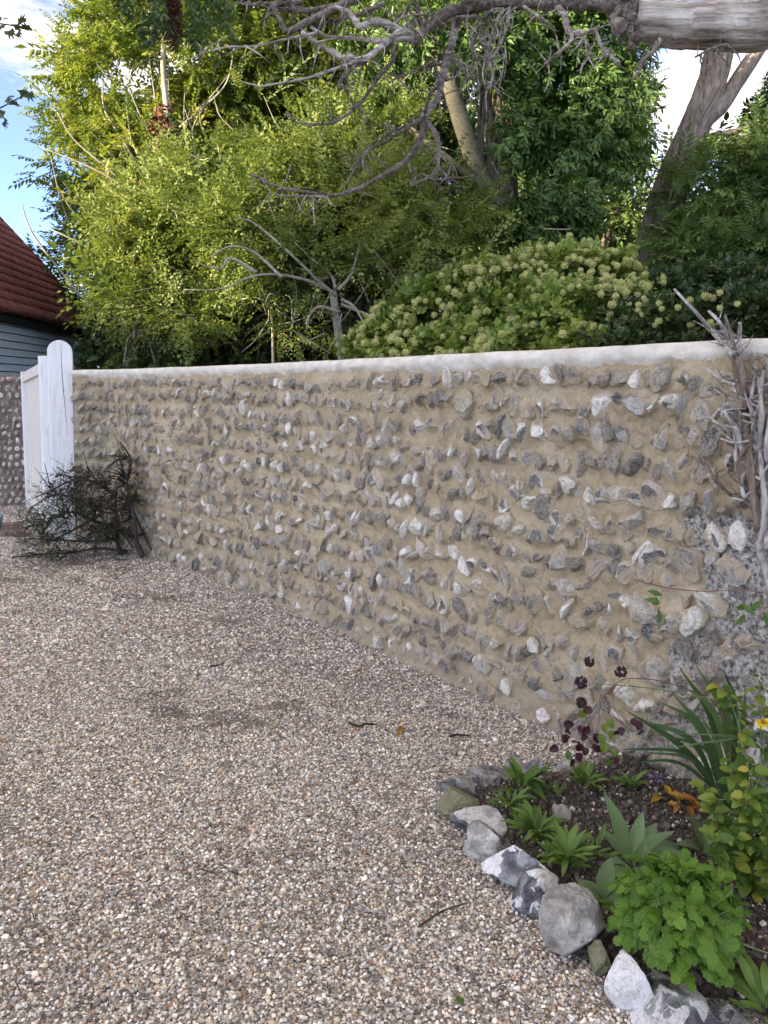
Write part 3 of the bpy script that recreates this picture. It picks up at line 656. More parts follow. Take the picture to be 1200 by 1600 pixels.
H = H+mound+0.003*np.cos((ZZ-0.012)/CH*2*math.pi+1.2*fbm(q3*2.0, 2, 51)+math.pi)
bound = s_old-0.10*np.clip((0.75-ZZ)/0.75, 0, 1)-0.5*np.clip((0.16-ZZ)/0.16, 0, 1)+0.13*fbm(q3*4, 4, 12)
OLD = np.clip((SS-bound)/0.08+0.5, 0, 1)*np.clip((1.03+0.12*fbm(q3*6, 3, 14)-ZZ)/0.05+0.5, 0, 1)
H = H-OLD*0.014+OLD*0.016*fbm(q3*38, 3, 15)
GREY_SHADE = np.clip((0.34-ZZ)/0.3+0.25*fbm(q3*3, 2, 19), 0, 1)*0.7+np.clip(0.35*fbm(q3*np.array([1.2, 2.5, 1]), 3, 23)+0.25*(1-np.clip(SS/3.5, 0, 1)), 0, 0.6)
PIER_SHADE = np.clip((s_corner+0.02-SS)/0.05, 0, 1)*np.clip((1.48-ZZ)/0.1, 0, 1); GREY_SHADE = np.clip(GREY_SHADE+0.9*PIER_SHADE, 0, 1)  # shade beside the gate post, painted into the pier's mortar colour
LIME = np.clip((ZZ-1.54)/0.12, 0, 1)+0.45*np.clip(fbm(np.stack([SS*1.5, ZZ*2.2, 0*SS], -1), 3, 29)-0.05, 0, 1)*np.clip((2.9-SS)/1.0, 0.1, 1)
xy = wxy(SS); nn = wnor(SS)
VF = np.concatenate([xy+nn*H[..., None], ZZ[..., None]], -1); nS, nZ = SS.shape
ii, jj = np.meshgrid(np.arange(nS-1), np.arange(nZ-1), indexing='ij'); q = (ii*nZ+jj).ravel()
FF = np.stack([q, q+nZ, q+nZ+1, q+1], -1)
# back, top and ends of the wall body
TH = 0.33
def wallring(idx):
    b = xy[idx, 0]-nn[idx, 0]*TH
    return np.array([[*VF[idx, -1, :2], VF[idx, -1, 2]], [*b, VF[idx, -1, 2]], [*b, -0.06], [*VF[idx, 0]]])
ids = list(range(0, nS, 12)); ids = ids if ids[-1] == nS-1 else ids+[nS-1]
RV = np.concatenate([wallring(k) for k in ids]); o0 = nS*nZ; BF = []
for k in range(len(ids)-1):
    a = o0+4*k; b = a+4
    BF += [(a, b, b+1, a+1), (a+1, b+1, b+2, a+2)]
BF += [(o0, o0+1, o0+2, o0+3), (o0+4*(len(ids)-1)+3, o0+4*(len(ids)-1)+2, o0+4*(len(ids)-1)+1, o0+4*(len(ids)-1))]
VA = np.concatenate([VF.reshape(-1, 3), RV]); zz = np.zeros(len(RV))
wall = mk('flint_wall', VA, None, np.concatenate([FF, np.array(BF)]), MORTAR, smooth=True,
          pattr={'old': np.r_[OLD.ravel(), zz], 'grey_shade': np.r_[GREY_SHADE.ravel(), zz], 'lime': np.r_[LIME.ravel(), zz]})
tag(wall, 'long coursed flint wall in sandy mortar with a pale rounded coping along the drive', 'wall')
def surf(fs, fz):
    i = min(np.searchsorted(sv, fs), nS-1); j = min(np.searchsorted(zv, fz), nZ-1); return H[i, j]
depths = wxy(FL[:, 0])[:, 1]; order = np.argsort(depths*1.0-8*FL[:, 2]); inpx = 600+FPX*wxy(FL[:, 0])[:, 0]/depths
vis = [k for k in order if inpx[k] < 1240]; big = set(vis[:298])
mbf = MB(); coreacc = []; embacc = []
for k in range(len(FL)):
    fs, fz, fa, fb, old = FL[k]
    if inpx[k] > 1330: continue
    a, b = fa*1.34, fb*1.28
    if old: a, b = a*1.15, b*1.0
    V, F, co = flint_shape(a, b, r.uniform(0.030, 0.052), r, 3 if k in big else 2)
    t = wtan(np.array([fs]))[0]; nrm = wnor(np.array([fs]))[0]; c0 = wxy(np.array([fs]))[0]
    hb = 0.010*fbm(np.array([fs*3, fz*5, 0.0]), 3, 1)
    off = surf(fs, fz)-0.004+r.normal(0, 0.006); emb = np.clip(1.0-(V[:, 1]-0.004)/0.022, 0, 1)
    out = np.array([nrm[0], nrm[1], 0]); tt = np.array([t[0], t[1], 0])
    Vw = V[:, :1]*tt+V[:, 1:2]*out+V[:, 2:]*np.array([0, 0, 1.0]); ctr = np.array([*(c0+nrm*off), fz])
    if np.dot(np.cross(tt, out), [0, 0, 1]) < 0: F = F[:, ::-1]
    rv = r.random()
    if fs < s_corner+0.9: rv *= 0.75
    if k in big:
        mk('flint', Vw, F, None, FLINT, wall, fattr=np.full(len(F), rv), pattr={'core': co, 'emb': emb}, loc=ctr)
    else:
        mbf.add(Vw+ctr, F, rv); coreacc.append(co); embacc.append(emb)
o = mbf.build('flint_courses', FLINT, wall, pattr={'core': np.concatenate(coreacc), 'emb': np.concatenate(embacc)}); tag(o, kind='stuff')
# coping: rounded lime cap swept along the wall
cs_ = np.arange(0, SMAX, 0.016)
prof = [(0.018, -0.054), (0.008, -0.042), (0.0, -0.03), (-0.006, -0.017), (-0.008, -0.006), (-0.007, 0.008), (-0.003, 0.018), (0.006, 0.026), (0.022, 0.031), (0.06, 0.035), (0.12, 0.038), (0.2, 0.038), (0.27, 0.034), (TH-0.01, 0.024), (TH+0.015, 0.0), (TH+0.012, -0.05)]
# profile x: 0 at the wall face going back, y: height over the wall top
CV = []; pm_ = np.arange(len(prof))
for k, s in enumerate(cs_):
    n_ = wnor(np.array([s]))[0]; c_ = wxy(np.array([s]))[0]
    q_ = np.stack([np.full(len(prof), s*6), pm_*0.35, np.full(len(prof), 2.0)], -1); q2_ = np.stack([np.full(len(prof), s*30), pm_*0.9, np.full(len(prof), 7.0)], -1)
    jit = 0.007*fbm(q_, 3, 41)+0.003*fbm(q2_, 2, 43); low = 0.022*fbm(np.array([s*8, 0.0, 4.0]), 3, 44)+0.012*fbm(np.array([s*40, 0.0, 4.0]), 2, 45)
    for m_, (px_, pz_) in enumerate(prof):
        z_ = WALL_H-0.012+pz_+jit[m_]*0.45+(low if m_ < 2 else 0.5*low if m_ == 2 else 0)
        CV.append([*(c_-n_*(px_-jit[m_]-0.014*(m_ < 9))), z_])
CV = np.array(CV); m_ = len(prof); nC = len(cs_)
ii, jj = np.meshgrid(np.arange(nC-1), np.arange(m_-1), indexing='ij'); q = (ii*m_+jj).ravel()
mk('coping', CV, None, np.stack([q, q+m_, q+m_+1, q+1], -1), COPING, wall, smooth=True)

# ------------------------------------------------------------------ left flint wall beyond the gate
WY = 9.55; lw0, lw1 = P(-160, 700, WY)[0], P(120, 700, WY+0.3)[0]
PMORT = plain_mat('purple_brown_mortar', (0.13, 0.095, 0.085), (0.26, 0.205, 0.185), 14, 0.95, 0.8, 0.01)
g_ = np.linspace(lw0, lw1, 90); h_ = np.linspace(-0.05, 1.66, 70); SS2, ZZ2 = np.meshgrid(g_, h_, indexing='ij')
yy = WY+(SS2-lw0)*0.1-0.012*fbm(np.stack([SS2*9, ZZ2*9, 0*SS2], -1), 3, 6)
V = np.stack([SS2, yy, ZZ2], -1).reshape(-1, 3); nZ2 = len(h_)
ii, jj = np.meshgrid(np.arange(89), np.arange(69), indexing='ij'); q = (ii*nZ2+jj).ravel()
F = np.stack([q, q+nZ2, q+nZ2+1, q+1], -1)
bk = box(lw0, lw1, 0, 0.3, -0.05, 1.66); bk[:, 1] += WY+0.02+(bk[:, 0]-lw0)*0.1
mbl = MB(); mbl.add(V, F); mbl.add(bk, BOXF)
lwall = mbl.build('flint_wall', PMORT, smooth=False); tag(lwall, 'far flint wall of white flints in purple-brown mortar at the left behind the gate', 'wall')
r = rng_(33)
for kc in range(17):
    x = lw0+r.uniform(0.0, 0.08)
    while x < P(60, 700, WY)[0]:
        wd = r.uniform(0.05, 0.10)
        if x > P(-40, 700, WY)[0]:
            V, F, co = flint_shape(wd*0.42, r.uniform(0.036, 0.05), 0.035, r, 2)
            V = V*np.array([1, -1, 1]); F = F[:, ::-1]
            mk('flint', V, F, None, FLINT2, lwall, fattr=np.full(len(F), 0.45+0.55*r.random()), pattr={'core': co*0.5}, loc=(x, WY+(x-lw0)*0.1-0.006, 0.05+0.096*kc+r.normal(0, 0.008)))
        x += wd*1.12

# ------------------------------------------------------------------ gate post and gate
PY = CORNER[1]+0.06; pxl, pxr = P(84.5, 845, PY)[0], P(120.5, 845, PY)[0]; PH = P(100, 531, PY)[2]
W_ = pxr-pxl
prof = [(0, 0), (W_, 0)]; arcn = 14
ring = [(0, 0.0), (W_, 0.0)]+[(W_/2+W_/2*math.cos(t), PH-W_/2+W_/2*math.sin(t)) for t in np.linspace(0, math.pi, arcn)]
ring = np.array(ring); n = len(ring); ins = ring+(np.array([W_/2, PH*0.5])-ring)*np.array([0.05, 0.004])
D_ = 0.19
V = np.concatenate([np.c_[ins[:, 0], np.zeros(n), ins[:, 1]], np.c_[ring[:, 0], np.full(n, 0.006), ring[:, 1]], np.c_[ring[:, 0], np.full(n, D_), ring[:, 1]], [[W_/2, 0, PH*0.5]], [[W_/2, D_, PH*0.5]]])
F4 = []; F3 = []
for k in range(n):
    j = (k+1) % n
    F4 += [(k, j, n+j, n+k), (n+k, n+j, 2*n+j, 2*n+k)]; F3 += [(3*n, j, k), (3*n+1, 2*n+k, 2*n+j)]
post = thing('gate_post', 'tall white painted timber gate post with a rounded top at the wall end', 'gate post', (pxl, PY, 0))
mb = MB(); mb.add(V, np.array(F4)); mb.n = 0; mb.add(V, np.array(F3)); mb.V = [V]
mb.build('post', WHITEP, post); post.rotation_euler = (0, 0, math.radians(20))
# hairline crack down the face (a shallow dark split)
ck = [(0.56, PH-0.03), (0.55, PH-0.2), (0.57, PH-0.35), (0.60, PH-0.5), (0.64, PH-0.66), (0.70, PH-0.9)]
mb = MB(); cv = []
for k, (u, z) in enumerate(ck):
    wv = (0.0012, 0.0022, 0.003, 0.003, 0.0022, 0.0008)[k]; cv += [(u*W_-wv, -0.0015, z), (u*W_+wv, -0.0015, z)]
mb.add(cv, [(2*k, 2*k+1, 2*k+3, 2*k+2) for k in range(len(ck)-1)]); mb.build('crack', CRACK, post)
for (u, z) in ((0.33, 1.06), (0.48, 1.26), (0.62, 1.47)):
    v, f = tube([(u*W_, -0.001, z), (u*W_, 0.004, z)], 0.005, 6); MB().add(v, f).build('nail_head', CRACK, post)
# gate, standing open and running away from the post
ga_ = np.array([P(79, 800, PY+0.16)[0], PY+0.16]); gb_ = np.array([P(47.5, 790, 9.15)[0], 9.15])
gd = gb_-ga_; GLn = np.linalg.norm(gd); gd /= GLn; gn = np.array([gd[1], -gd[0]])
if np.dot(gn, -ga_) < 0: gn = -gn
gate = thing('gate', 'white boarded timber gate standing open behind the round-topped post', 'gate', (ga_[0], ga_[1], 0.0))
gate.rotation_euler = (0, 0, math.atan2(gd[1], gd[0]))
sg = 1.0 if (math.cos(gate.rotation_euler[2])*gn[1]-math.sin(gate.rotation_euler[2])*gn[0]) > 0 else -1.0   # local y of the seen face
def gbox(name, x0, x1, y0, y1, z0, z1, mat=WHITEP):
    a, b = sorted((y0*sg, y1*sg)); V, F4, F3 = chbox(x0, x1, a, b, z0, z1, 0.004); mb = MB(); mb.add(V, F4); mb.n = 0; mb.add(V, F3); mb.V = [V]; return mb.build(name, mat, gate)
ZT0, ZT1 = P(76, 556, PY+0.16)[2], P(47, 581, 9.15)[2]
gbox('stile', 0.0, 0.11, -0.03, 0.05, 0.06, ZT0); gbox('stile', GLn-0.10, GLn, -0.03, 0.05, 0.06, ZT1)
nb = 11; L0, L1 = 0.11, GLn-0.10
for k in range(nb):
    a = L0+(L1-L0)*k/nb; b = L0+(L1-L0)*(k+1)/nb; t = (k+0.5)/nb
    gbox('board', a+0.003, b-0.003, -0.012, 0.012+0.002*(k % 2), 0.09, ZT0-0.15-(ZT0-0.15-ZT1+0.05)*t, CREAMP)
tr = MB(); V = box(L0, L1, 0.013*sg, 0.046*sg, 0, 1)
for v in V:
    t = (v[0]-L0)/(L1-L0); top = ZT0-0.075-(ZT0-0.075-ZT1+0.02)*t; v[2] = top if v[2] > 0.5 else top-0.10
tr.add(V, BOXF); tr.build('top_rail', CREAMP, gate)
gbox('bottom_rail', L0, L1, 0.015, 0.046, 0.10, 0.24); gbox('middle_rail', L0, L1, -0.05, -0.013, 0.85, 0.98)

# ------------------------------------------------------------------ barn with boarded wall and red tiled hipped roof
EH = 2.85
A_ = P(0, 488, 10); A_ = np.array([0, 0, CAM_H])+(A_-np.array([0, 0, CAM_H]))*((EH-CAM_H)/(A_[2]-CAM_H))
B_ = P(158, 524, 10); B_ = np.array([0, 0, CAM_H])+(B_-np.array([0, 0, CAM_H]))*((EH-CAM_H)/(B_[2]-CAM_H))
bd = (B_-A_)[:2]; bl = np.linalg.norm(bd); bd /= bl; bn = np.array([bd[1], -bd[0]])       # bn faces +x, to the drive
barn = thing('barn', 'slate-blue weatherboarded barn with a red clay tile hipped roof behind the far wall', 'barn', (B_[0], B_[1], 0))
barn.rotation_euler = (0, 0, math.atan2(bd[1], bd[0]))   # local x runs away from camera along the wall, local -y faces the drive
LB = bl+2.6; WB = 5.0; PITCH = math.tan(math.radians(54))
mb = MB(); mb.add(box(-LB, -0.12, 0.16, WB, 0, EH-0.03), BOXF); mb.build('wall', DARKW, barn)
for k in range(19):
    z0 = 0.05+k*0.146
    V = np.array([(-LB, 0.10, z0), (-0.10, 0.10, z0), (-0.10, 0.155, z0), (-LB, 0.155, z0), (-LB, 0.13, z0+0.128), (-0.10, 0.13, z0+0.128), (-0.10, 0.158, z0+0.128), (-LB, 0.158, z0+0.128)])
    MB().add(V, BOXF).build('board', SIDING, barn)
mb = MB(); mb.add(box(-LB, -0.06, -0.02, 0.10, EH-0.16, EH-0.03), BOXF); mb.build('gutter_board', DARKW, barn)
hw = WB/2; rz = EH+hw*PITCH
V = np.array([(-LB, -0.12, EH-0.12*PITCH*0+0.0), (0.0, -0.12, EH), (-hw, hw, rz), (-LB, hw, rz), (-LB, WB+0.12, EH), (0.0, WB+0.12, EH)], float)
mbr = MB(); mbr.add(V, np.array([[0, 1, 2, 3], [3, 2, 5, 4]])); mbr.add(V, np.array([[1, 5, 2]])); roof = mbr.build('roof', TILE, barn)
# pantile: S-curved, thin
tw, tl = 0.165, 0.25; un = np.linspace(0, 1, 7); TV = []
for zz_, yv in ((0.0, 0.0), (0.0, 1.0)):
    for u in un: TV.append(((u-0.5)*tw*1.06, yv*tl*1.12, 0.036*math.sin(u*2*math.pi)+0.040+(0.035 if yv == 0 else 0.0)))
for u in un: TV.append(((u-0.5)*tw*1.06, 0.0, 0.036*math.sin(u*2*math.pi)+0.040-0.01))
TV = np.array(TV); TFq = np.array([[k, k+1, 7+k+1, 7+k] for k in range(6)]+[[14+k, 14+k+1, k+1, k] for k in range(6)])
tmeshes = [mk_mesh('tile', TV, None, TFq, TILE, fattr=np.full(12, v), smooth=True) for v in (0.2, 0.5, 0.8)]
sl = math.hypot(1, PITCH); nslope = int(hw*sl/tl); cells = []
th = math.atan(PITCH)
for i in range(nslope):
    d = (i*tl)/sl
    for j in range(int(LB/tw)):
        x = -j*tw-tw/2
        if x < -LB+0.1 or x > -d*1.0-0.03: continue
        cells.append((x, d-0.12, EH+(d)*PITCH-0.03*0))
rt = rng_(55); Mb = Matrix.Rotation(barn.rotation_euler[2], 4, 'Z'); Mb.translation = Vector((B_[0], B_[1], 0))
inv = []
for c in cells:
    w_ = Mb@Vector(c); pxv = 600+FPX*w_.x/(w_.y*CT); inv.append((pxv < -25, -pxv))
order = sorted(range(len(cells)), key=lambda k: inv[k]); mb = MB()
for n_, k in enumerate(order):
    x, y, z = cells[k]; m_ = Matrix.Translation((x, y, z+0.012))@Matrix.Rotation(th, 4, 'X')@Matrix.Rotation(rt.normal(0, 0.012), 4, 'Z')
    if n_ < 300: link('tile', tmeshes[rt.integers(3)], roof, mtx=m_)
    else:
        mm = np.array(m_); mb.add(TV@mm[:3, :3].T+mm[:3, 3], TFq)
if mb.n: tag(mb.build('tile_courses', TILE, roof, smooth=True), kind='stuff')
v, f = tube([(0.02, -0.12, EH+0.03), (-hw, hw, rz+0.05)], 0.085, 8, 14, 0.15, 3); MB().add(v, f).build('hip_ridge', DARKW, roof, smooth=True)
v, f = tube([(-hw, hw, rz+0.05), (-LB, hw, rz+0.05)], 0.085, 8, 14, 0.1, 4); MB().add(v, f).build('ridge', DARKW, roof, smooth=True)

# ------------------------------------------------------------------ unseen terraces added behind the photographer to shade the drive
def shade_house(lat0, lat1, dist, depth, eave, ridge, label):
    """an unseen terrace added to block the sun: lat runs along its front, dist is how far it stands from the drive against the light"""
    u = np.array([math.cos(SUN_AZ), -math.sin(SUN_AZ)]); w = -np.array([math.sin(SUN_AZ), math.cos(SUN_AZ)])
    c = u*(lat0+lat1)/2+w*dist; hl = (lat1-lat0)/2
    h = thing('shade_house', label, 'shade_house', (c[0], c[1], 0)); h.rotation_euler = (0, 0, math.atan2(u[1], u[0]))    # local +y faces the drive
    MB().add(box(-hl, hl, -depth, 0, 0, eave), BOXF).build('wall', RENDERW, h)
    V = np.array([(-hl-.3, -depth-.3, eave+.01), (hl+.3, -depth-.3, eave+.01), (hl+.3, .3, eave+.01), (-hl-.3, .3, eave+.01), (-hl-.3, -depth/2, ridge), (hl+.3, -depth/2, ridge)])
    mb = MB(); mb.add(V, np.array([[0, 1, 5, 4], [2, 3, 4, 5], [0, 3, 2, 1]])); mb.n = 0; mb.add(V, np.array([[0, 4, 3], [1, 2, 5]])); mb.V = [V]; mb.build('roof', TILE, h)
    z = 1.0
    while z+1.6 < eave:
        x = -hl+1.2
        while x+1.1 < hl:
            o = MB().add(box(x, x+1.1, 0.003, 0.05, z, z+1.4), BOXF).build('window', WHITEP, h)
            MB().add(box(x+0.07, x+1.03, 0.052, 0.06, z+0.07, z+1.33), BOXF).build('pane', GLASS, o); x += 3.4
        z += 3.0
shade_house(-6.55, 8, 44, 9, 15.2, 17.8, 'unseen tall terrace added behind the camera to shade the drive')
shade_house(-21, -6.58, 44, 9, 12.3, 14.7, 'unseen lower terrace added beside the tall one to shade below the tree tops')

# ------------------------------------------------------------------ foliage templates (y along the shoot, z up)
def tpl_ash(n=5, L=0.26, lf=0.072, lw=0.034, seed=0):
    r = rng_(seed); out = []
    for k in range(n):
        t = 0.25+0.75*k/n
        for sgn in (-1, 1):
            v, f = kite(lf*r.uniform(0.8, 1.1), lw*r.uniform(0.85, 1.15)); out.append((v, f, (0, L*t, -0.10*L*t*t), (sgn*r.uniform(0.7, 1.0), r.uniform(0.45, 0.8), r.uniform(-0.45, -0.05)), (sgn*0.25, 0, 1)))
    v, f = kite(lf*1.1, lw); out.append((v, f, (0, L, -0.1*L), (0, 1, -0.3), (0, 0, 1)))
    return spray(out)
def tpl_shoot(n=6, L=0.2, lf=0.042, lw=0.017, seed=0, spread=0.8):
    r = rng_(seed); out = []
    for k in range(n):
        t = 0.15+0.85*k/n; a0 = (k % 2)*math.pi/2+r.uniform(-0.4, 0.4)
        for q_ in (0, math.pi):
            a = a0+q_; d = (math.cos(a)*spread, r.uniform(0.5, 0.9), math.sin(a)*spread)
            v, f = kite(lf*r.uniform(0.75, 1.15)*(1-0.3*t), lw*r.uniform(0.85, 1.15)); out.append((v, f, (0, L*t, 0), d, (0, 1, 0.2)))
    v, f = kite(lf*0.7, lw*0.8); out.append((v, f, (0, L, 0), (0, 1, 0), (0, 0, 1)))
    return spray(out)
def tpl_broad(n=7, L=0.2, lf=0.09, lw=0.045, seed=0, hang=0.4):
    r = rng_(seed); out = []
    for k in range(n):
        t = 0.1+0.9*k/n; a = k*2.4+r.uniform(-0.5, 0.5)
        d = (math.cos(a)*0.9, r.uniform(0.2, 0.8), math.sin(a)*0.4-hang*r.random())
        v, f = leaf6(lf*r.uniform(0.7, 1.2), lw*r.uniform(0.8, 1.2)); out.append((v, f, (0, L*t, 0), d, (0, 0.3, 1)))
    return spray(out)
def tpl_arch(n=9, L=0.32, lf=0.047, lw=0.025, seed=0):      # arching shoot with side sprigs
    r = rng_(seed); out = []
    for k in range(n):
        t = 0.08+0.92*k/n; o = np.array([0.03*math.sin(3*t+seed), L*t, -0.32*L*t*t]); sl = -0.64*t
        for sgn in (-1, 1):
            d = (sgn*r.uniform(0.5, 0.9), r.uniform(0.5, 0.9), sl*0.6+r.uniform(-0.25, 0.35))
            for j in range(2):
                v, f = kite(lf*r.uniform(0.65, 1.1)*(1-0.3*t), lw*r.uniform(0.8, 1.15)); dd = np.array(d)+r.normal(0, 0.2, 3); out.append((v, f, o+np.array(d)*0.035*j, dd, (sgn*0.2, 0.1, 1)))
    v, f = kite(lf, lw); out.append((v, f, (0, L, -0.32*L), (0, 1, -0.6), (0, 0, 1)))
    return spray(out)
T_ASH = [tpl_ash(5, seed=k) for k in range(3)]; T_SHOOT = [tpl_shoot(6, seed=k) for k in range(3)]; T_ARCH = [tpl_arch(9, 0.34, seed=k) for k in range(4)]
T_IVY = [tpl_broad(7, 0.14, 0.062, 0.052, seed=k, hang=0.2) for k in range(3)]
T_BIG = [tpl_broad(8, 0.24, 0.105, 0.036, seed=k, hang=0.6) for k in range(3)]
T_LNG = [tpl_ash(6, 0.30, 0.095, 0.030, seed=k+5) for k in range(3)]

def lobe(px, py, rx, ry, Y, ry_m=None):
    c = P(px, py, Y); return (c, np.array([M(rx, Y), ry_m or M(rx, Y)*0.8, M(ry, Y)]))
def crown_pts(lobes, n, seed, shell=2.4, clump=1.6, thr=-0.15, flat_bottom=None):
    r = rng_(seed); vol = np.array([np.prod(R)**(2/3) for _, R in lobes]); cnt = (n*vol/vol.sum()).astype(int)
    out = []; nor = []
    for (c, R), k in zip(lobes, cnt):
        m = int(k*2.2)+4; d = r.normal(size=(m, 3)); d /= np.linalg.norm(d, axis=1)[:, None]
        u = r.random(m)**(1/shell); bumpy = 1+0.42*fbm(d*2.2+c*3.1, 3, seed)
        p = c+d*R*(u*bumpy)[:, None]; ok = fbm(p*clump*np.array([1, 1, 1.7]), 3, seed+3) > thr+r.normal(0, 0.08, m)
        p, d = p[ok][:k], d[ok][:k]; out.append(p); nor.append(d)
    return np.concatenate(out), np.concatenate(nor)
def foliage(mb, lobes, n, tpls, seed, size=1.0, up=0.3, outw=0.8, rand=0.7, lo=0.0, hi=1.0, **kw):
    p, d = crown_pts(lobes, n, seed, **kw); r = rng_(seed+99)
    dirs = d*outw+r.normal(0, rand, p.shape)+np.array([0, 0, up]); ups = np.tile([0, 0, 1.0], (len(p), 1))+r.normal(0, 0.35, p.shape)
    R = frames(dirs, ups); sc = size*np.exp(r.normal(0, 0.22, len(p))); who = r.integers(0, len(tpls), len(p))
    base = lo+(hi-lo)*np.clip(0.5+0.9*fbm(p*1.2, 2, seed+7)+r.normal(0, 0.18, len(p)), 0, 1)
    for t in range(len(tpls)):
        k = who == t
        if k.any():
            TV, TF = tpls[t]; m = int(k.sum())
            rn = np.clip(base[k][:, None]+r.normal(0, 0.10, (m, len(TF)//2 if len(TF) % 2 == 0 else len(TF))), 0, 1)
            rn = np.repeat(rn, 2, axis=1) if rn.shape[1]*2 == len(TF) else rn
            scatter(mb, TV, TF, p[k], R[k], sc[k], rn)
def limbs(mb, base, lobes, n, seed, r0=0.05, r1=0.008, droop=0.0, ns=5):
    r = rng_(seed); base = np.array(base)
    for k in range(n):
        c, R = lobes[r.integers(len(lobes))]; d = r.normal(size=3); d /= np.linalg.norm(d); e = c+d*R*r.uniform(0.4, 1.0)
        m = (base+e)/2+r.normal(0, 0.12, 3)*np.linalg.norm(e-base); m[2] += 0.12*np.linalg.norm(e-base)
        q = base+(e-base)*0.75+r.normal(0, 0.05, 3)*np.linalg.norm(e-base)
        rr = r0*r.uniform(0.5, 1.0)
        v, f = tube([base, m*0.5+base*0.5, m*0.6+q*0.4, q, e], [rr, rr*0.8, rr*0.55, rr*0.35, r1], ns, 12, 0.1, seed+k); mb.add(v, f, r.random())
def pxtube(mb, pts, r0, r1, ns=6, wob=0.12, seed=0, jit=0.0, n=None, cap=True):
    """branch through photo points (px, py, depth), radii in photo pixels"""
    r = rng_(seed); Q = np.array([P(x, y, Y) for x, y, Y in pts]); Q = Q+r.normal(0, jit, Q.shape)
    n = n or max(6, 4*len(pts)); Ys = np.array([p[2] for p in pts]); rad = np.linspace(r0, r1, len(pts))*Ys/FPX
    v, f = tube(Q, rad, ns, n, wob, seed, cap); mb.add(v, f, r.random()); return Q

# ------------------------------------------------------------------ trees and shrubs beyond the wall
def tree(name, label, cat, base): return thing(name, label, cat, (base[0], base[1], 0))
def local(o): return -np.array(o.location)
def build(mb, name, mat, par, smooth=False):
    mb.V = [v-np.array(par.location) for v in mb.V]; o = mb.build(name, mat, par, smooth)
    if name in ('stems', 'twigs', 'bare_branches', 'twig_tangle', 'ivy_stems'): o['kind'] = 'stuff'
    return o

# tall yellow-green tree on the left
Yt = 14.0; b = P(270, 640, Yt)
t = tree('ash_tree', 'tall yellow-green leafy tree with a dead-ivy trunk beside the barn roof', 'tree', b)
mb = MB(); pxtube(mb, [(262, 760, Yt-.6), (258, 560, Yt-.8), (252, 430, Yt-1.3), (258, 320, Yt-1.6), (262, 200, Yt-1.6), (255, 100, Yt-1.0), (262, 0, Yt-.6), (270, -120, Yt-.4)], 7, 3, 9, 0.2, 2); build(mb, 'trunk', TWIGM, t, True)
LB1 = [lobe(200, 110, 110, 105, Yt), lobe(145, 230, 72, 92, Yt), lobe(300, 60, 130, 115, Yt), lobe(390, 150, 140, 120, Yt+0.6), lobe(250, 250, 130, 100, Yt), lobe(180, 345, 85, 70, Yt), lobe(160, 380, 45, 38, Yt-0.4), lobe(420, 20, 140, 110, Yt+1), lobe(300, -120, 200, 120, Yt), lobe(540, 80, 130, 140, Yt+1), lobe(125, 130, 45, 55, Yt), lobe(310, 130, 70, 60, Yt+0.6), lobe(330, 200, 80, 60, Yt+0.4)]
mb = MB(); foliage(mb, LB1, 15500, T_ASH, 101, 1.3, up=0.1, thr=-0.03, clump=1.5, lo=0.25); build(mb, 'crown', L_ASH, t)
mb = MB()
for k, pp in enumerate([[(275, 300, 13.4), (268, 220, 13.4), (258, 150, 13.3), (248, 95, 13.3), (235, 40, 13.2)], [(276, 290, 13.3), (268, 180, 13.3), (262, 90, 13.2)], [(240, 300, 13.3), (200, 235, 13.2), (160, 180, 13.1), (155, 120, 13.0)], [(235, 320, 13.2), (170, 270, 13.0), (120, 215, 12.9), (90, 180, 12.9)], [(258, 240, 13.2), (225, 190, 13.1), (200, 140, 13.0)], [(225, 260, 13.2), (205, 215, 13.1), (200, 160, 13.1)],
         [(310, 260, 13.2), (305, 200, 13.2), (285, 170, 13.2)], [(280, 200, 13.2), (320, 165, 13.1), (350, 120, 13.0), (365, 75, 13.0)], [(250, 330, 13.0), (180, 285, 12.9), (130, 255, 12.8), (60, 230, 12.8)], [(170, 400, 12.8), (110, 370, 12.7), (60, 355, 12.7)], [(240, 380, 12.8), (150, 400, 12.7), (95, 405, 12.6)], [(130, 470, 12.8), (60, 380, 12.6), (40, 350, 12.6), (33, 325, 12.6)]]):
    pxtube(mb, pp, 3.4 if k < 3 else 2.2, 0.8, 5, 0.15, 300+k, 0.03)
rr = rng_(5)
for k in range(26):
    x, y = rr.uniform(90, 330), rr.uniform(120, 400); a = rr.uniform(-2.6, -0.6); L = rr.uniform(40, 110)
    pxtube(mb, [(x, y, 13.2), (x+L*0.5*math.cos(a)+rr.normal(0, 6), y+L*0.5*math.sin(a), 13.1), (x+L*math.cos(a), y+L*math.sin(a)-8, 13.0)], 1.5, 0.5, 4, 0.1, 400+k)
build(mb, 'bare_branches', TWIGM, t, True)
# dead ivy clinging to its trunk
TD = [tpl_broad(6, 0.12, 0.07, 0.045, seed=k, hang=1.0) for k in range(2)]
mb = MB(); foliage(mb, [lobe(256, 265, 17, 50, Yt-1.85, 0.3), lobe(258, 210, 13, 36, Yt-1.85, 0.3), lobe(245, 290, 16, 20, Yt-1.85, 0.3)], 420, TD, 111, 1.0, up=-0.7, thr=-1); build(mb, 'dead_ivy', REDIVY, t)

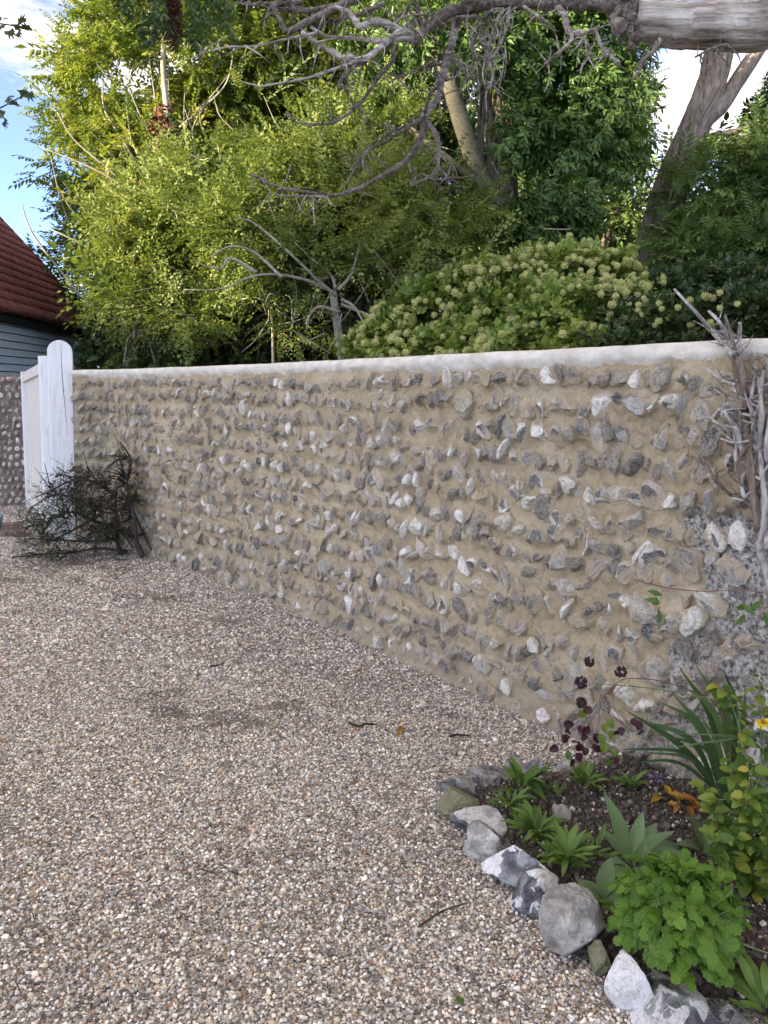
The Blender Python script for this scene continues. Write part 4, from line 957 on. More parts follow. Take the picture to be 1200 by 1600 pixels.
# deep green trees closing the background
for (nm, lab, b_, lob, n, sd, mt) in [
    ('background_tree', 'deep green tree filling the gap behind the yellow-green tree', P(470, 640, 17.5), [lobe(450, 160, 190, 200, 17.5), lobe(600, 90, 170, 190, 17.5), lobe(350, 330, 200, 150, 17), lobe(560, 330, 180, 160, 17), lobe(220, 420, 130, 120, 16.5), lobe(700, 250, 150, 170, 17.5), lobe(500, -60, 260, 130, 17.5), lobe(190, 450, 55, 80, 16)], 12000, 121, L_BACK),
    ('background_tree', 'dark green tree behind the ivy-wrapped trunk', P(850, 640, 15), [lobe(830, 100, 150, 170, 15), lobe(900, 300, 130, 150, 15), lobe(960, 180, 60, 110, 14.5), lobe(960, 420, 140, 90, 15), lobe(800, 380, 140, 120, 14.5), lobe(985, 330, 40, 60, 14), lobe(860, -60, 150, 90, 15)], 6500, 131, L_RIGHT)]:
    t = tree(nm, lab, 'tree', b_); mb = MB(); limbs(mb, [b_[0], b_[1], 0.0], lob, 14, sd, 0.16, 0.03)
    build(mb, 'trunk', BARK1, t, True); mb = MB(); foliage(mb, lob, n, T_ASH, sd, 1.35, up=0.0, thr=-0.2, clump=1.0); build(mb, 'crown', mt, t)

# golden shrub over the wall (two bushes), grey arching twigs
sh = [('golden_shrub', 'golden-green shrub with pale arching bare twigs above the middle of the wall', P(530, 640, 7.6),
       [lobe(470, 260, 110, 60, 8.2), lobe(560, 250, 90, 60, 8.4), lobe(650, 330, 110, 60, 8.0), lobe(700, 380, 75, 50, 7.6), lobe(520, 350, 110, 60, 7.8), lobe(410, 350, 90, 60, 7.8), lobe(330, 300, 80, 70, 8.2), lobe(470, 430, 100, 45, 7.4), lobe(585, 430, 60, 40, 7.4), lobe(610, 200, 60, 60, 8.8), lobe(420, 200, 80, 60, 9), lobe(350, 380, 60, 50, 7.5), lobe(420, 495, 70, 34, 7.6), lobe(300, 500, 60, 34, 8.2), lobe(500, 520, 55, 28, 7.2), lobe(610, 480, 50, 40, 7.4)], 3600, 141, 1.05),
      ('golden_shrub', 'yellow-green arching shrub reaching over the barn eaves above the gate', P(230, 640, 9.0),
       [lobe(232, 360, 66, 34, 9.0), lobe(228, 430, 50, 36, 8.8), lobe(240, 430, 80, 60, 9.0), lobe(238, 490, 45, 30, 8.6), lobe(280, 370, 70, 55, 9.2), lobe(205, 460, 34, 22, 8.7), lobe(300, 450, 60, 50, 9.0), lobe(230, 320, 60, 40, 9.4), lobe(235, 535, 45, 26, 8.8)], 1750, 151, 1.2)]
for (nm, lab, b_, lob, n, sd, sz) in sh:
    t = tree(nm, lab, 'shrub', b_); mb = MB(); foliage(mb, lob, n, T_ARCH, sd, sz, up=0.35, outw=0.8, rand=0.6, thr=0.04, clump=1.9, shell=2.0, lo=0.1); build(mb, 'foliage', L_PRIV, t)
    mb = MB()
    if sd == 141:
        for k, pp in enumerate([[(535, 640, 7.4), (533, 560, 7.3), (530, 500, 7.2), (524, 455, 7.1)], [(524, 455, 7.1), (480, 440, 7.0), (430, 428, 6.9), (390, 425, 6.8), (350, 452, 6.8), (290, 452, 6.8)], [(524, 460, 7.1), (500, 430, 7.0), (450, 390, 6.9), (400, 350, 6.9), (370, 340, 6.8)], [(440, 430, 6.9), (400, 395, 6.9), (360, 390, 6.8), (320, 400, 6.8)], [(524, 455, 7.1), (520, 430, 7.1), (490, 405, 7.0), (460, 380, 6.9)], [(530, 470, 7.1), (560, 480, 7.0), (570, 515, 6.9)], [(530, 490, 7.1), (500, 480, 7.0), (485, 500, 7.0), (480, 520, 7.0)], [(535, 480, 7.1), (570, 500, 7.0), (600, 505, 7.0)], [(524, 455, 7.1), (545, 430, 7.2), (560, 400, 7.2), (570, 360, 7.3)], [(400, 425, 6.8), (360, 400, 6.8), (345, 420, 6.7), (300, 415, 6.7)],
                             [(640, 640, 7.9), (640, 480, 7.9), (660, 400, 7.8), (690, 340, 7.8)], [(430, 640, 8), (425, 480, 8.0), (400, 380, 8.0), (380, 290, 8.1)]]):
            pxtube(mb, pp, (8 if k == 0 else 3.0), (6 if k == 0 else 0.9), 6, 0.18, 500+k, 0.02)
    else: limbs(mb, [b_[0], b_[1], 0], lob, 10, sd, 0.05, 0.006)
    rr = rng_(sd+1)
    for k in range(90 if sd == 141 else 40):
        c, R = lob[rr.integers(len(lob))]; a = c+rr.normal(0, 0.5, 3)*R; e = a+rr.normal(0, 0.22, 3)+np.array([0, -0.05, 0.1]); v, f = tube([a, (a+e)/2+rr.normal(0, 0.04, 3), e], [0.006, 0.005, 0.002], 4, 6); mb.add(v, f)
    build(mb, 'stems', TWIGM, t, True)

# shaded thicket of dark leaves and tangled twigs under the shrubs
b_ = P(330, 640, 9.6); lob = [lobe(260, 520, 100, 70, 9.8), lobe(380, 500, 120, 90, 9.8), lobe(470, 520, 90, 70, 9.4), lobe(180, 545, 60, 40, 9.2), lobe(560, 490, 80, 80, 9.2), lobe(340, 560, 130, 50, 9.0), lobe(480, 330, 160, 120, 10.5), lobe(340, 400, 140, 100, 10.5), lobe(640, 300, 120, 130, 10.2), lobe(590, 540, 60, 40, 8.2)]
t = tree('thicket', 'shaded dark green thicket of tangled twigs above the wall beside the barn', 'thicket', b_)
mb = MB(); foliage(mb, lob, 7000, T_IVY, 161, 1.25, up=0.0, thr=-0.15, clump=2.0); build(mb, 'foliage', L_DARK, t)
mb = MB(); rr = rng_(162)
for k in range(170):
    x, y = rr.uniform(190, 620), rr.uniform(430, 575); Yk = rr.uniform(7.9, 9.0); a = rr.uniform(-3.1, 0.2); L = rr.uniform(25, 90)
    pxtube(mb, [(x, y, Yk), (x+0.5*L*math.cos(a)+rr.normal(0, 9), y+0.5*L*math.sin(a), Yk-0.1), (x+L*math.cos(a), y+L*math.sin(a)+rr.uniform(0, 20), Yk)], rr.uniform(0.6, 1.3), 0.4, 4, 0.1, 700+k)
build(mb, 'twigs', DARKTWIG, t, True)

# ivy-wrapped tree: brown trunk, pale leaning limb, hanging dark leaves
Yi = 8.6; b_ = P(795, 640, Yi)
t = tree('ivy_tree', 'tree trunk smothered in dark glossy hanging leaves right of centre', 'tree', b_)
mb = MB()
pxtube(mb, [(800, 900, Yi), (800, 560, Yi), (797, 420, Yi), (790, 330, Yi), (782, 230, Yi), (772, 120, Yi), (765, 20, Yi), (760, -120, Yi)], 27, 17, 10, 0.22, 5)
pxtube(mb, [(840, 700, Yi+0.1), (835, 500, Yi+0.1), (830, 420, Yi+0.1), (825, 330, Yi+0.1)], 20, 12, 8, 0.25, 6)
rr = rng_(171)
for k in range(26):
    x = 790+rr.uniform(-20, 16); pxtube(mb, [(x, 440, Yi-0.28), (x+rr.normal(-6, 9), 330, Yi-0.26), (x+rr.normal(-14, 12), 200, Yi-0.24), (x+rr.normal(-24, 14), 60, Yi-0.22)], rr.uniform(2, 5), rr.uniform(1.5, 4), 5, 0.3, 800+k, 0.01)
build(mb, 'trunk', BARK1, t, True)
mb = MB()
pxtube(mb, [(800, 390, Yi-0.2), (778, 325, Yi-0.3), (750, 275, Yi-0.35), (730, 220, Yi-0.4), (712, 160, Yi-0.4), (690, 90, Yi-0.4), (650, 20, Yi-0.4), (610, -40, Yi-0.4)], 17, 10, 10, 0.1, 7)
pxtube(mb, [(760, 295, Yi-0.4), (725, 270, Yi-0.5), (690, 240, Yi-0.5), (640, 200, Yi-0.45)], 8, 4, 7, 0.1, 8)
build(mb, 'leaning_limb', BARK2, t, True)
lob = [lobe(880, 60, 100, 90, Yi), lobe(900, 170, 95, 80, Yi-0.2), lobe(880, 280, 85, 80, Yi-0.2), lobe(860, 350, 70, 55, Yi-0.3), lobe(850, -40, 120, 80, Yi), lobe(940, 100, 55, 100, Yi-0.1), lobe(850, 400, 55, 30, Yi-0.3), lobe(800, 70, 45, 70, Yi+0.5), lobe(640, 60, 90, 90, Yi+1.2), lobe(740, 30, 60, 60, Yi+0.8), lobe(990, 160, 28, 60, Yi+0.3), lobe(960, 230, 50, 55, Yi), lobe(800, 60, 40, 60, Yi-0.5, 0.25), lobe(815, 200, 32, 60, Yi-0.5, 0.25), lobe(700, 20, 60, 45, Yi-0.6, 0.3), lobe(815, 350, 35, 40, Yi-0.5, 0.2), lobe(745, 70, 30, 40, Yi-0.7, 0.2)]
mb = MB(); foliage(mb, lob, 6500, T_BIG, 172, 0.72, up=-0.55, outw=0.9, rand=0.45, thr=-0.22, clump=2.2, shell=3.2); build(mb, 'hanging_leaves', L_TRUNK, t)

# right-hand leaning trunk with fork
Yr = 9.2; b_ = P(1000, 640, Yr)
t = tree('leaning_tree', 'leaning bare trunk wrapped in vine stems with a fork at the right', 'tree', b_)
mb = MB(); core_p = [(985, 900, Yr), (1005, 520, Yr), (1018, 420, Yr), (1035, 340, Yr), (1058, 265, Yr), (1085, 200, Yr), (1108, 140, Yr), (1125, 70, Yr), (1140, -60, Yr)]
pxtube(mb, core_p, 32, 17, 11, 0.16, 11)
pxtube(mb, [(1092, 195, Yr), (1125, 165, Yr), (1150, 130, Yr), (1180, 85, Yr), (1215, 30, Yr), (1240, -40, Yr)], 14, 9, 8, 0.12, 12)
pxtube(mb, [(1060, 255, Yr-0.1), (1100, 218, Yr-0.2), (1150, 205, Yr-0.2), (1220, 190, Yr-0.2)], 6, 4, 7, 0.12, 13)
rr = rng_(181); Q = np.array([P(*c) for c in core_p])
for k in range(34):                                            # vine stems winding round it
    t0 = rr.uniform(0, 0.8); tt_ = np.linspace(t0, min(t0+rr.uniform(0.25, 0.6), 1.0), 14); ph = rr.uniform(0, 6.28); tw = rr.normal(0, 5)
    qs, rd = smooth_path(Q, np.linspace(32, 17, len(Q))*Yr/FPX, 100); ix = (tt_*99).astype(int); c_ = qs[ix]; rd_ = rd[ix]*1.02
    a = ph+tw*(tt_-t0); pts_ = c_+np.stack([np.cos(a)*rd_, np.sin(a)*rd_, 0*a], -1)
    v, f = tube(pts_, rr.uniform(0.006, 0.016), 5, 26, 0.2, k); mb.add(v, f)
build(mb, 'trunk', bark_mat('grey_brown_bark', (0.09, 0.07, 0.055), (0.23, 0.185, 0.145), (0.38, 0.32, 0.26), 24, (1, 1, 0.35), 0.8, 0.02), t, True)

# green trees at the right edge
b_ = P(1160, 640, 8.2); lob = [lobe(1130, 330, 85, 90, 8.4), lobe(1190, 280, 60, 90, 8.2), lobe(1100, 420, 80, 70, 8.2), lobe(1180, 430, 80, 80, 8.0), lobe(1230, 350, 60, 120, 8.2), lobe(1080, 300, 40, 55, 8.8), lobe(1060, 470, 60, 50, 8.6)]
t = tree('roadside_tree', 'mid-green leafy tree with long leaflets at the right edge behind the wall', 'tree', b_)
mb = MB(); limbs(mb, [b_[0], b_[1], 0], lob, 10, 191, 0.07, 0.01); build(mb, 'trunk', BARK1, t, True)
mb = MB(); foliage(mb, lob, 3200, T_LNG, 192, 0.72, up=-0.15, outw=0.8, thr=-0.12, clump=2.0); build(mb, 'crown', L_RIGHT, t)
b_ = P(1215, 640, 9.6); lob = [lobe(1190, 230, 50, 60, 9.8), lobe(1225, 180, 40, 60, 9.8), lobe(1180, 330, 60, 60, 10), lobe(1150, 400, 90, 80, 10), lobe(1060, 430, 70, 60, 10.2)]
t = tree('dark_tree', 'dark leafy tree behind the mid-green one with sky showing over it at far right', 'tree', b_)
mb = MB(); limbs(mb, [b_[0], b_[1], 0], lob, 8, 195, 0.08, 0.012); build(mb, 'trunk', BARK1, t, True)
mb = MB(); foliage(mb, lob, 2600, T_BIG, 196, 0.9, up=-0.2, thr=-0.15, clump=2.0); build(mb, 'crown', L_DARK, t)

# flowering ivy hedge on the far side of the wall
Yh = 5.6; b_ = P(800, 640, Yh)
t = tree('flowering_ivy', 'flowering ivy mound with round yellow-green flower heads on top of the wall', 'ivy', b_)
lob = [lobe(790, 490, 100, 65, 5.6), lobe(860, 455, 90, 55, 5.7), lobe(930, 450, 70, 45, 5.6), lobe(720, 500, 90, 60, 5.8), lobe(640, 530, 70, 36, 5.9), lobe(900, 500, 90, 50, 5.2), lobe(590, 545, 50, 22, 6.0), lobe(960, 490, 60, 40, 5.2), lobe(700, 550, 120, 28, 5.6), lobe(860, 545, 120, 25, 5.0), lobe(900, 415, 30, 34, 5.7), lobe(965, 430, 28, 30, 5.6), lobe(830, 425, 30, 32, 5.8), lobe(750, 445, 30, 34, 5.8), lobe(665, 480, 32, 34, 5.9), lobe(1010, 470, 34, 30, 5.3), lobe(615, 505, 30, 26, 6.0)]
mb = MB(); foliage(mb, lob, 8500, T_IVY, 201, 0.58, up=0.25, thr=-0.1, clump=2.6, shell=3.0); build(mb, 'ivy_leaves', L_IVY, t)
mb = MB(); limbs(mb, [b_[0], b_[1], 0.4], lob, 26, 205, 0.02, 0.004); build(mb, 'ivy_stems', DARKTWIG, t, True)
def umbel(seed):
    r = rng_(seed); mb = MB(); n = 26
    for k in range(n):
        z = 1-2*(k+0.5)/n; a = k*2.39996; q_ = math.sqrt(1-z*z); c = np.array([q_*math.cos(a), q_*math.sin(a), z])*0.0185*r.uniform(0.9, 1.08); s = 0.0048
        O = np.array([[1, 0, 0], [-1, 0, 0], [0, 1, 0], [0, -1, 0], [0, 0, 1], [0, 0, -1]])*s+c
        mb.add(O, np.array([[0, 2, 4], [2, 1, 4], [1, 3, 4], [3, 0, 4], [2, 0, 5], [1, 2, 5], [3, 1, 5], [0, 3, 5]]), 0.5+r.normal(0, 0.15))
    V, F = ICO[1]; mb.add(V*0.0145, F, 0.2)
    V = np.concatenate(mb.V); return V, np.concatenate(mb.F3), np.concatenate(mb.a3)
UMBR = [umbel(1), umbel(2), umbel(3)]; UMB = [mk_mesh('flower_head', u[0], u[1], None, L_UMB, u[2]) for u in UMBR]
rr = rng_(207); p, d = crown_pts(lob, 9000, 208, shell=14, clump=3.5, thr=-0.15)
ok = (d[:, 1] < 0.15) & (d[:, 2] > -0.6); p, d = p[ok], d[ok]
hid = np.zeros(len(p), bool)
for c_, R_ in lob: hid |= (((p+d*0.03-c_)/R_)**2).sum(1) < 0.78
p, d = p[~hid], d[~hid]; order = rr.permutation(len(p))[:600]; mb = MB()
for n_, k in enumerate(order):
    pos = p[k]+d[k]*0.055-np.array(t.location); sc = rr.uniform(0.75, 1.35)
    if n_ < 296:
        o = link('flower_head', UMB[rr.integers(3)], t, loc=pos); o.scale = (sc,)*3; o.rotation_euler = rr.uniform(0, 6, 3)
    else:
        u_ = UMBR[rr.integers(3)]; mb.add(u_[0]*sc+pos, u_[1], u_[2])
tag(mb.build('flower_heads', L_UMB, t), kind='stuff')

# bramble and low growth behind the wall to the right
b_ = P(1080, 640, 4.6); lob = [lobe(1000, 510, 70, 30, 5.0), lobe(1080, 500, 80, 38, 4.6), lobe(1160, 495, 70, 40, 4.3), lobe(1040, 480, 60, 35, 5.4), lobe(1210, 500, 60, 40, 4.2), lobe(1120, 460, 80, 40, 5.6), lobe(970, 545, 60, 18, 4.6)]
t = tree('bramble', 'dark bramble tangle along the wall top behind the dead vine', 'bramble', b_)
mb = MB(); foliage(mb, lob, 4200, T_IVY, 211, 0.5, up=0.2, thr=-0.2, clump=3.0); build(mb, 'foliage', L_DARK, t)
mb = MB(); limbs(mb, [b_[0], b_[1], 0.5], lob, 22, 212, 0.01, 0.003); build(mb, 'stems', STEMR, t, True)
p, d = crown_pts(lob[1:6], 200, 213, shell=12, clump=2.4, thr=0.1); rr = rng_(214)
for k in range(min(46, len(p))):
    o = link('flower_head', UMB[rr.integers(3)], t, loc=p[k]+d[k]*0.05-np.array(t.location)); o.scale = (rr.uniform(0.75, 1.05),)*3

# long hedge behind everything so no bare horizon shows at wall level
b_ = P(600, 640, 20); lob = [lobe(x, 500, 120, 130, 20, 1.6) for x in range(130, 1300, 130)]
t = tree('far_hedge', 'dark far hedge closing the view behind the trunks', 'hedge', b_)
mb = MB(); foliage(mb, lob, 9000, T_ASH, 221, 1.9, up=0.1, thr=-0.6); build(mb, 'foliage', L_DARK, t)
mb = MB(); limbs(mb, [b_[0], b_[1], 0], lob, 16, 222, 0.1, 0.02); build(mb, 'stems', BARK1, t, True)

# overhanging twigs at the top left and left edge
Yo = 4.2
t = tree('overhanging_branch', 'dark leafy branch tip hanging from above with a dried brown seed cluster', 'branch', P(270, -60, Yo)); t.location[2] = P(270, -60, Yo)[2]
lob = [lobe(240, 5, 40, 26, Yo, 0.2), lobe(300, 10, 48, 34, Yo, 0.2), lobe(345, -10, 40, 30, Yo, 0.2), lobe(215, -15, 35, 25, Yo, 0.2), lobe(330, 35, 25, 22, Yo, 0.15), lobe(270, -40, 90, 30, Yo, 0.3)]
mb = MB(); foliage(mb, lob, 175, T_BIG, 231, 0.42, up=-0.7, rand=0.4, thr=-0.6); build(mb, 'leaves', L_TRUNK, t)
mb = MB()
for k, pp in enumerate([[(280, -140, Yo), (272, -50, Yo), (270, 0, Yo), (271, 30, Yo)], [(275, -40, Yo), (320, -10, Yo), (350, 20, Yo)], [(275, -50, Yo), (230, -10, Yo), (205, 10, Yo)]]): pxtube(mb, pp, 3, 1.2, 5, 0.1, 840+k)
build(mb, 'twig', DARKTWIG, t, True)
mb = MB(); foliage(mb, [lobe(271, 30, 6, 38, Yo, 0.03), lobe(269, 5, 8, 18, Yo, 0.03)], 130, [tpl_broad(5, 0.03, 0.035, 0.008, seed=3, hang=1.4)], 233, 1.0, up=-1.6, rand=0.2, thr=-2); build(mb, 'seed_cluster', REDIVY, t)
def palmate():                        # five-lobed maple leaf
    V = [(0, 0, 0)]; n = 5
    tips = [(-1.15, 0.62), (-0.55, 0.92), (0.0, 1.0), (0.55, 0.92), (1.15, 0.62)]
    for k, (a, l) in enumerate(tips):
        V.append((math.sin(a)*l, math.cos(a)*l, -0.12*l))
        if k < 4: am = (a+tips[k+1][0])/2; V.append((math.sin(am)*0.5, math.cos(am)*0.5, 0.03))
    V = [V[0]]+[(-0.55, -0.12, 0)]+V[1:]+[(0.55, -0.12, 0)]; V = np.array(V)*0.07
    return V, np.array([[0, k+1, k] for k in range(1, len(V)-1)])
MAP = palmate(); mm = mk_mesh('leaf', MAP[0], MAP[1], None, L_DARK, np.full(len(MAP[1]), 0.9))
for (lab, twigs, lv) in [('upper sprig of dark lobed leaves poking in at the left edge', [[(-60, 30, 3.4), (-20, 35, 3.4), (20, 40, 3.4), (45, 48, 3.4)]], [(12, 30), (28, 42), (40, 36), (48, 46), (20, 48), (6, 40), (34, 50), (2, 25)]),
                         ('lower sprig of dark lobed leaves poking in at the left edge', [[(-60, 175, 3.4), (-10, 172, 3.4), (20, 158, 3.4), (45, 145, 3.4)], [(-10, 172, 3.4), (0, 180, 3.4), (12, 190, 3.4)]], [(22, 152), (36, 144), (44, 150), (28, 164), (50, 146), (3, 180), (12, 190), (8, 172), (16, 160)])]:
    t = tree('leafy_sprig', lab, 'sprig', P(-20, 100, 3.4)); t.location = P(*twigs[0][1])
    mb = MB()
    for k, pp in enumerate(twigs): pxtube(mb, pp, 1.6, 0.7, 5, 0.1, 860+k)
    build(mb, 'twig', DARKTWIG, t, True); rr = rng_(len(lab))
    for (x, y) in lv:
        Rm = Matrix(rotm(rr.normal(0, 1, 3)+np.array([0.8, 0, -0.5]), rr.normal(0, 0.6, 3)+np.array([0, -0.6, 0.6])).tolist()).to_4x4(); Rm = Rm@Matrix.Scale(rr.uniform(0.4, 0.68), 4)
        Rm.translation = Vector(P(x-6, y, 3.4+rr.normal(0, 0.04))-np.array(t.location)); link('leaf', mm, t, mtx=Rm)

# ------------------------------------------------------------------ dead silver limb overhead
Yd = 2.75
t = tree('dead_tree', 'dead silver-grey limb with twisted bare branches hanging across the top', 'dead tree', np.array([1.72, 1.75, 0]))
mb = MB()
b1 = P(1230, 42, Yd); Qm = [np.array([1.72, 1.75, -0.05]), np.array([1.74, 1.80, 1.2]), np.array([1.70, 2.1, 2.1]), P(1260, 44, Yd), P(1180, 40, Yd), P(1100, 40, Yd), P(1040, 38, Yd), P(990, 28, Yd)]
v, f = tube(Qm, np.array([60, 52, 44, 37, 36, 34, 31, 27])*Yd/FPX, 14, 60, 0.16, 17); mb.add(v, f); build(mb, 'limb', DEADW, t, True)
mb = MB(); rr = rng_(241)                                    # gnarled knob where the limb broke
for k in range(60):
    c = P(985+rr.normal(0, 9), 25+rr.normal(0, 17), Yd-0.01+rr.normal(0, 0.03)); V, F = ICO[2]; s = rr.uniform(0.010, 0.024); mb.add(V*(1+0.35*fbm(V*2+k, 2, k))[:, None]*s*rr.uniform(0.7, 1.4, 3)+c, F)
build(mb, 'knob', DEADK, t)
D = Yd
BR = [  # (points, r0, r1, pale?)
 ([(992, 12, D), (940, 2, D), (880, 6, D+.02), (830, 2, D+.04), (785, 6, D+.05), (735, 12, D+.06)], 15, 9, 0),
 ([(735, 12, D+.06), (712, 40, D+.08), (700, 85, D+.1), (688, 130, D+.12), (683, 158, D+.12), (664, 184, D+.1)], 9, 7, 1),
 ([(664, 184, D+.1), (655, 218, D+.12), (636, 252, D+.14), (600, 275, D+.16), (560, 293, D+.18), (520, 305, D+.2), (480, 299, D+.2), (438, 293, D+.22), (390, 274, D+.24)], 7, 2.2, 0),
 ([(510, 304, D+.2), (470, 306, D+.2), (440, 302, D+.2), (420, 300, D+.2)], 3, 1.5, 1),
 ([(664, 184, D+.1), (680, 212, D+.1), (688, 245, D+.1), (682, 268, D+.1), (660, 283, D+.1), (640, 288, D+.1)], 6, 2.5, 0),
 ([(684, 262, D+.1), (698, 275, D+.1), (702, 282, D+.1)], 3, 1.5, 0),
 ([(664, 184, D+.1), (630, 205, D+.08), (600, 222, D+.06), (570, 240, D+.05), (552, 268, D+.05), (541, 290, D+.05)], 4, 1.3, 0),
 ([(664, 180, D+.1), (640, 195, D+.02), (600, 212, D), (560, 245, D)], 2.2, 0.8, 0),
 ([(735, 12, D+.06), (700, 18, D+.03), (676, 34, D), (660, 50, D-.02), (645, 62, D-.03)], 11, 8, 0),
 ([(645, 62, D-.03), (628, 48, D-.04), (605, 38, D-.05), (582, 34, D-.06), (560, 38, D-.06), (548, 24, D-.05), (520, 10, D-.04)], 9, 5, 1),
 ([(645, 60, D-.03), (600, 66, D-.05), (560, 62, D-.06), (510, 58, D-.07), (485, 46, D-.08)], 5, 3, 1),
 ([(622, 50, D-.04), (600, 72, D-.08), (575, 88, D-.1), (540, 90, D-.1), (515, 78, D-.1), (495, 70, D-.1), (472, 48, D-.1)], 7, 4, 1),
 ([(575, 88, D-.1), (552, 102, D-.1), (536, 122, D-.1), (527, 143, D-.1)], 7, 3, 0),
 ([(575, 88, D-.1), (535, 104, D-.12), (480, 120, D-.14), (402, 134, D-.16)], 4, 2, 1),
 ([(500, 55, D-.07), (450, 60, D-.1), (400, 69, D-.12), (352, 76, D-.14), (300, 90, D-.15)], 3, 1.4, 1),
 ([(612, 60, D-.04), (612, 92, D-.02), (594, 120, D), (565, 158, D), (532, 184, D), (505, 194, D), (462, 190, D), (446, 175, D)], 4.5, 1.6, 0),
 ([(690, 100, D+.08), (660, 104, D+.04), (630, 118, D), (605, 128, D)], 3, 1.2, 0),
 ([(545, 0, D), (515, 16, D-.02), (480, 34, D-.05), (460, 46, D-.06), (444, 48, D-.06), (436, 30, D-.06), (428, 8, D-.06)], 8, 4, 0),
 ([(560, 0, D), (530, 10, D), (480, 18, D), (440, 14, D), (400, 6, D)], 7, 3, 0),
 ([(470, 2, D), (430, 6, D), (395, 4, D), (370, 6, D)], 6, 2, 0),
 ([(664, 182, D+.1), (672, 150, D+.06), (690, 128, D+.05), (720, 115, D+.05), (740, 100, D+.05)], 4, 2, 0),
 ([(700, 88, D+.1), (718, 100, D+.1), (735, 122, D+.1), (760, 130, D+.1)], 4, 2.4, 1),
 ([(790, 6, D+.05), (775, 40, D+.05), (762, 80, D+.06), (768, 118, D+.06), (758, 150, D+.06)], 5, 2, 1),
 ([(780, 10, D+.05), (755, 36, D+.05), (742, 70, D+.06), (735, 110, D+.08), (715, 150, D+.08)], 4, 1.6, 0),
 ([(800, 4, D+.04), (788, 50, D+.05), (772, 86, D+.06), (752, 98, D+.06)], 4, 1.8, 1),
 ([(745, 22, D+.06), (700, 34, D+.04), (668, 46, D+.04)], 5, 3.5, 1),
 ([(812, 6, D+.04), (830, 18, D+.02), (856, 38, D)], 4, 2.5, 1),
 ([(868, 6, D+.02), (882, 30, D), (888, 46, D), (905, 52, D-.02), (932, 50, D-.03), (938, 72, D-.04), (950, 86, D-.04), (965, 98, D-.04)], 7, 2.4, 1),
 ([(886, 40, D), (895, 58, D-.01), (880, 76, D-.02), (862, 92, D-.02), (850, 102, D-.02)], 5, 2, 1),
 ([(905, 54, D-.02), (920, 68, D-.02), (914, 92, D-.02), (905, 112, D-.02)], 2, 0.8, 1),
 ([(1032, 62, D-.06), (1018, 80, D-.07), (1006, 96, D-.08), (992, 122, D-.08)], 6, 1.6, 0),
 ([(1135, 68, D-.06), (1108, 76, D-.07), (1085, 90, D-.08)], 4, 1, 0),
 ([(640, 10, D), (620, 30, D), (600, 40, D)], 4, 2, 0), ([(655, 14, D), (640, 38, D), (620, 44, D)], 3, 2, 1),
 ([(600, 5, D+.05), (560, 22, D+.05), (520, 30, D+.05), (485, 42, D)], 5, 3, 0),
 ([(735, 5, D), (735, -40, D), (740, -90, D)], 6, 5, 0), ([(660, 50, D), (655, 20, D), (640, -30, D)], 6, 4, 0),
]
rr = rng_(251)
def subtwigs(pts, n, L0, seed):
    r = rng_(seed); out = []; A = np.array(pts, float)
    for k in range(n):
        i = r.integers(0, len(A)-1); f = r.random(); p = A[i]*(1-f)+A[i+1]*f; a = r.uniform(0.2, 2.9) if r.random() < 0.65 else r.uniform(-2.9, -0.2); L = L0*r.uniform(0.5, 1.4)
        out.append([tuple(p), (p[0]+0.5*L*math.cos(a)+r.normal(0, 4), p[1]+0.5*L*math.sin(a)+r.normal(0, 4), p[2]+r.normal(0, .05)), (p[0]+L*math.cos(a), p[1]+L*math.sin(a)+r.uniform(0, 8), p[2]+r.normal(0, .08))])
    return out
for k, (pts_, r0, r1, pale) in enumerate(BR):
    mb = MB(); pxtube(mb, pts_, r0*(0.86 if r0 > 9 else 0.74), r1*0.68, 8 if r0 > 4 else 6, 0.42, 900+k, 0.004, n=6*len(pts_))
    for j, tw in enumerate(subtwigs(pts_, 11 if r0 < 9 else 5, 36, 950+k)): pxtube(mb, tw, rng_(k*31+j).uniform(0.8, 1.8), 0.4, 5, 0.25, 1000+10*k+j, cap=False)
    r_ = rng_(970+k)
    for j in range(int(len(pts_)*1.6)):                                   # knuckles
        i = r_.integers(0, len(pts_)-1); f = r_.random(); p = np.array(pts_[i])*(1-f)+np.array(pts_[i+1])*f; V, F = ICO[1]; s = M(max(r0, r1)*r_.uniform(0.5, 0.85), p[2]); mb.add(V*s*r_.uniform(0.7, 1.2, 3)+P(*p), F)
    build(mb, 'branch', DEADW if pale else DEADK, t, True)
mb = MB()
for k in range(18):                                          # tangle of thin stems below the break
    x = rr.uniform(735, 790); y = rr.uniform(20, 100); pxtube(mb, [(x, y, D+.06), (x+rr.normal(0, 10), y+30, D+.06), (x+rr.normal(0, 16), y+rr.uniform(50, 80), D+.08)], rr.uniform(0.9, 2), 0.6, 5, 0.2, 1500+k, cap=False)
build(mb, 'twig_tangle', DEADW, t, True)

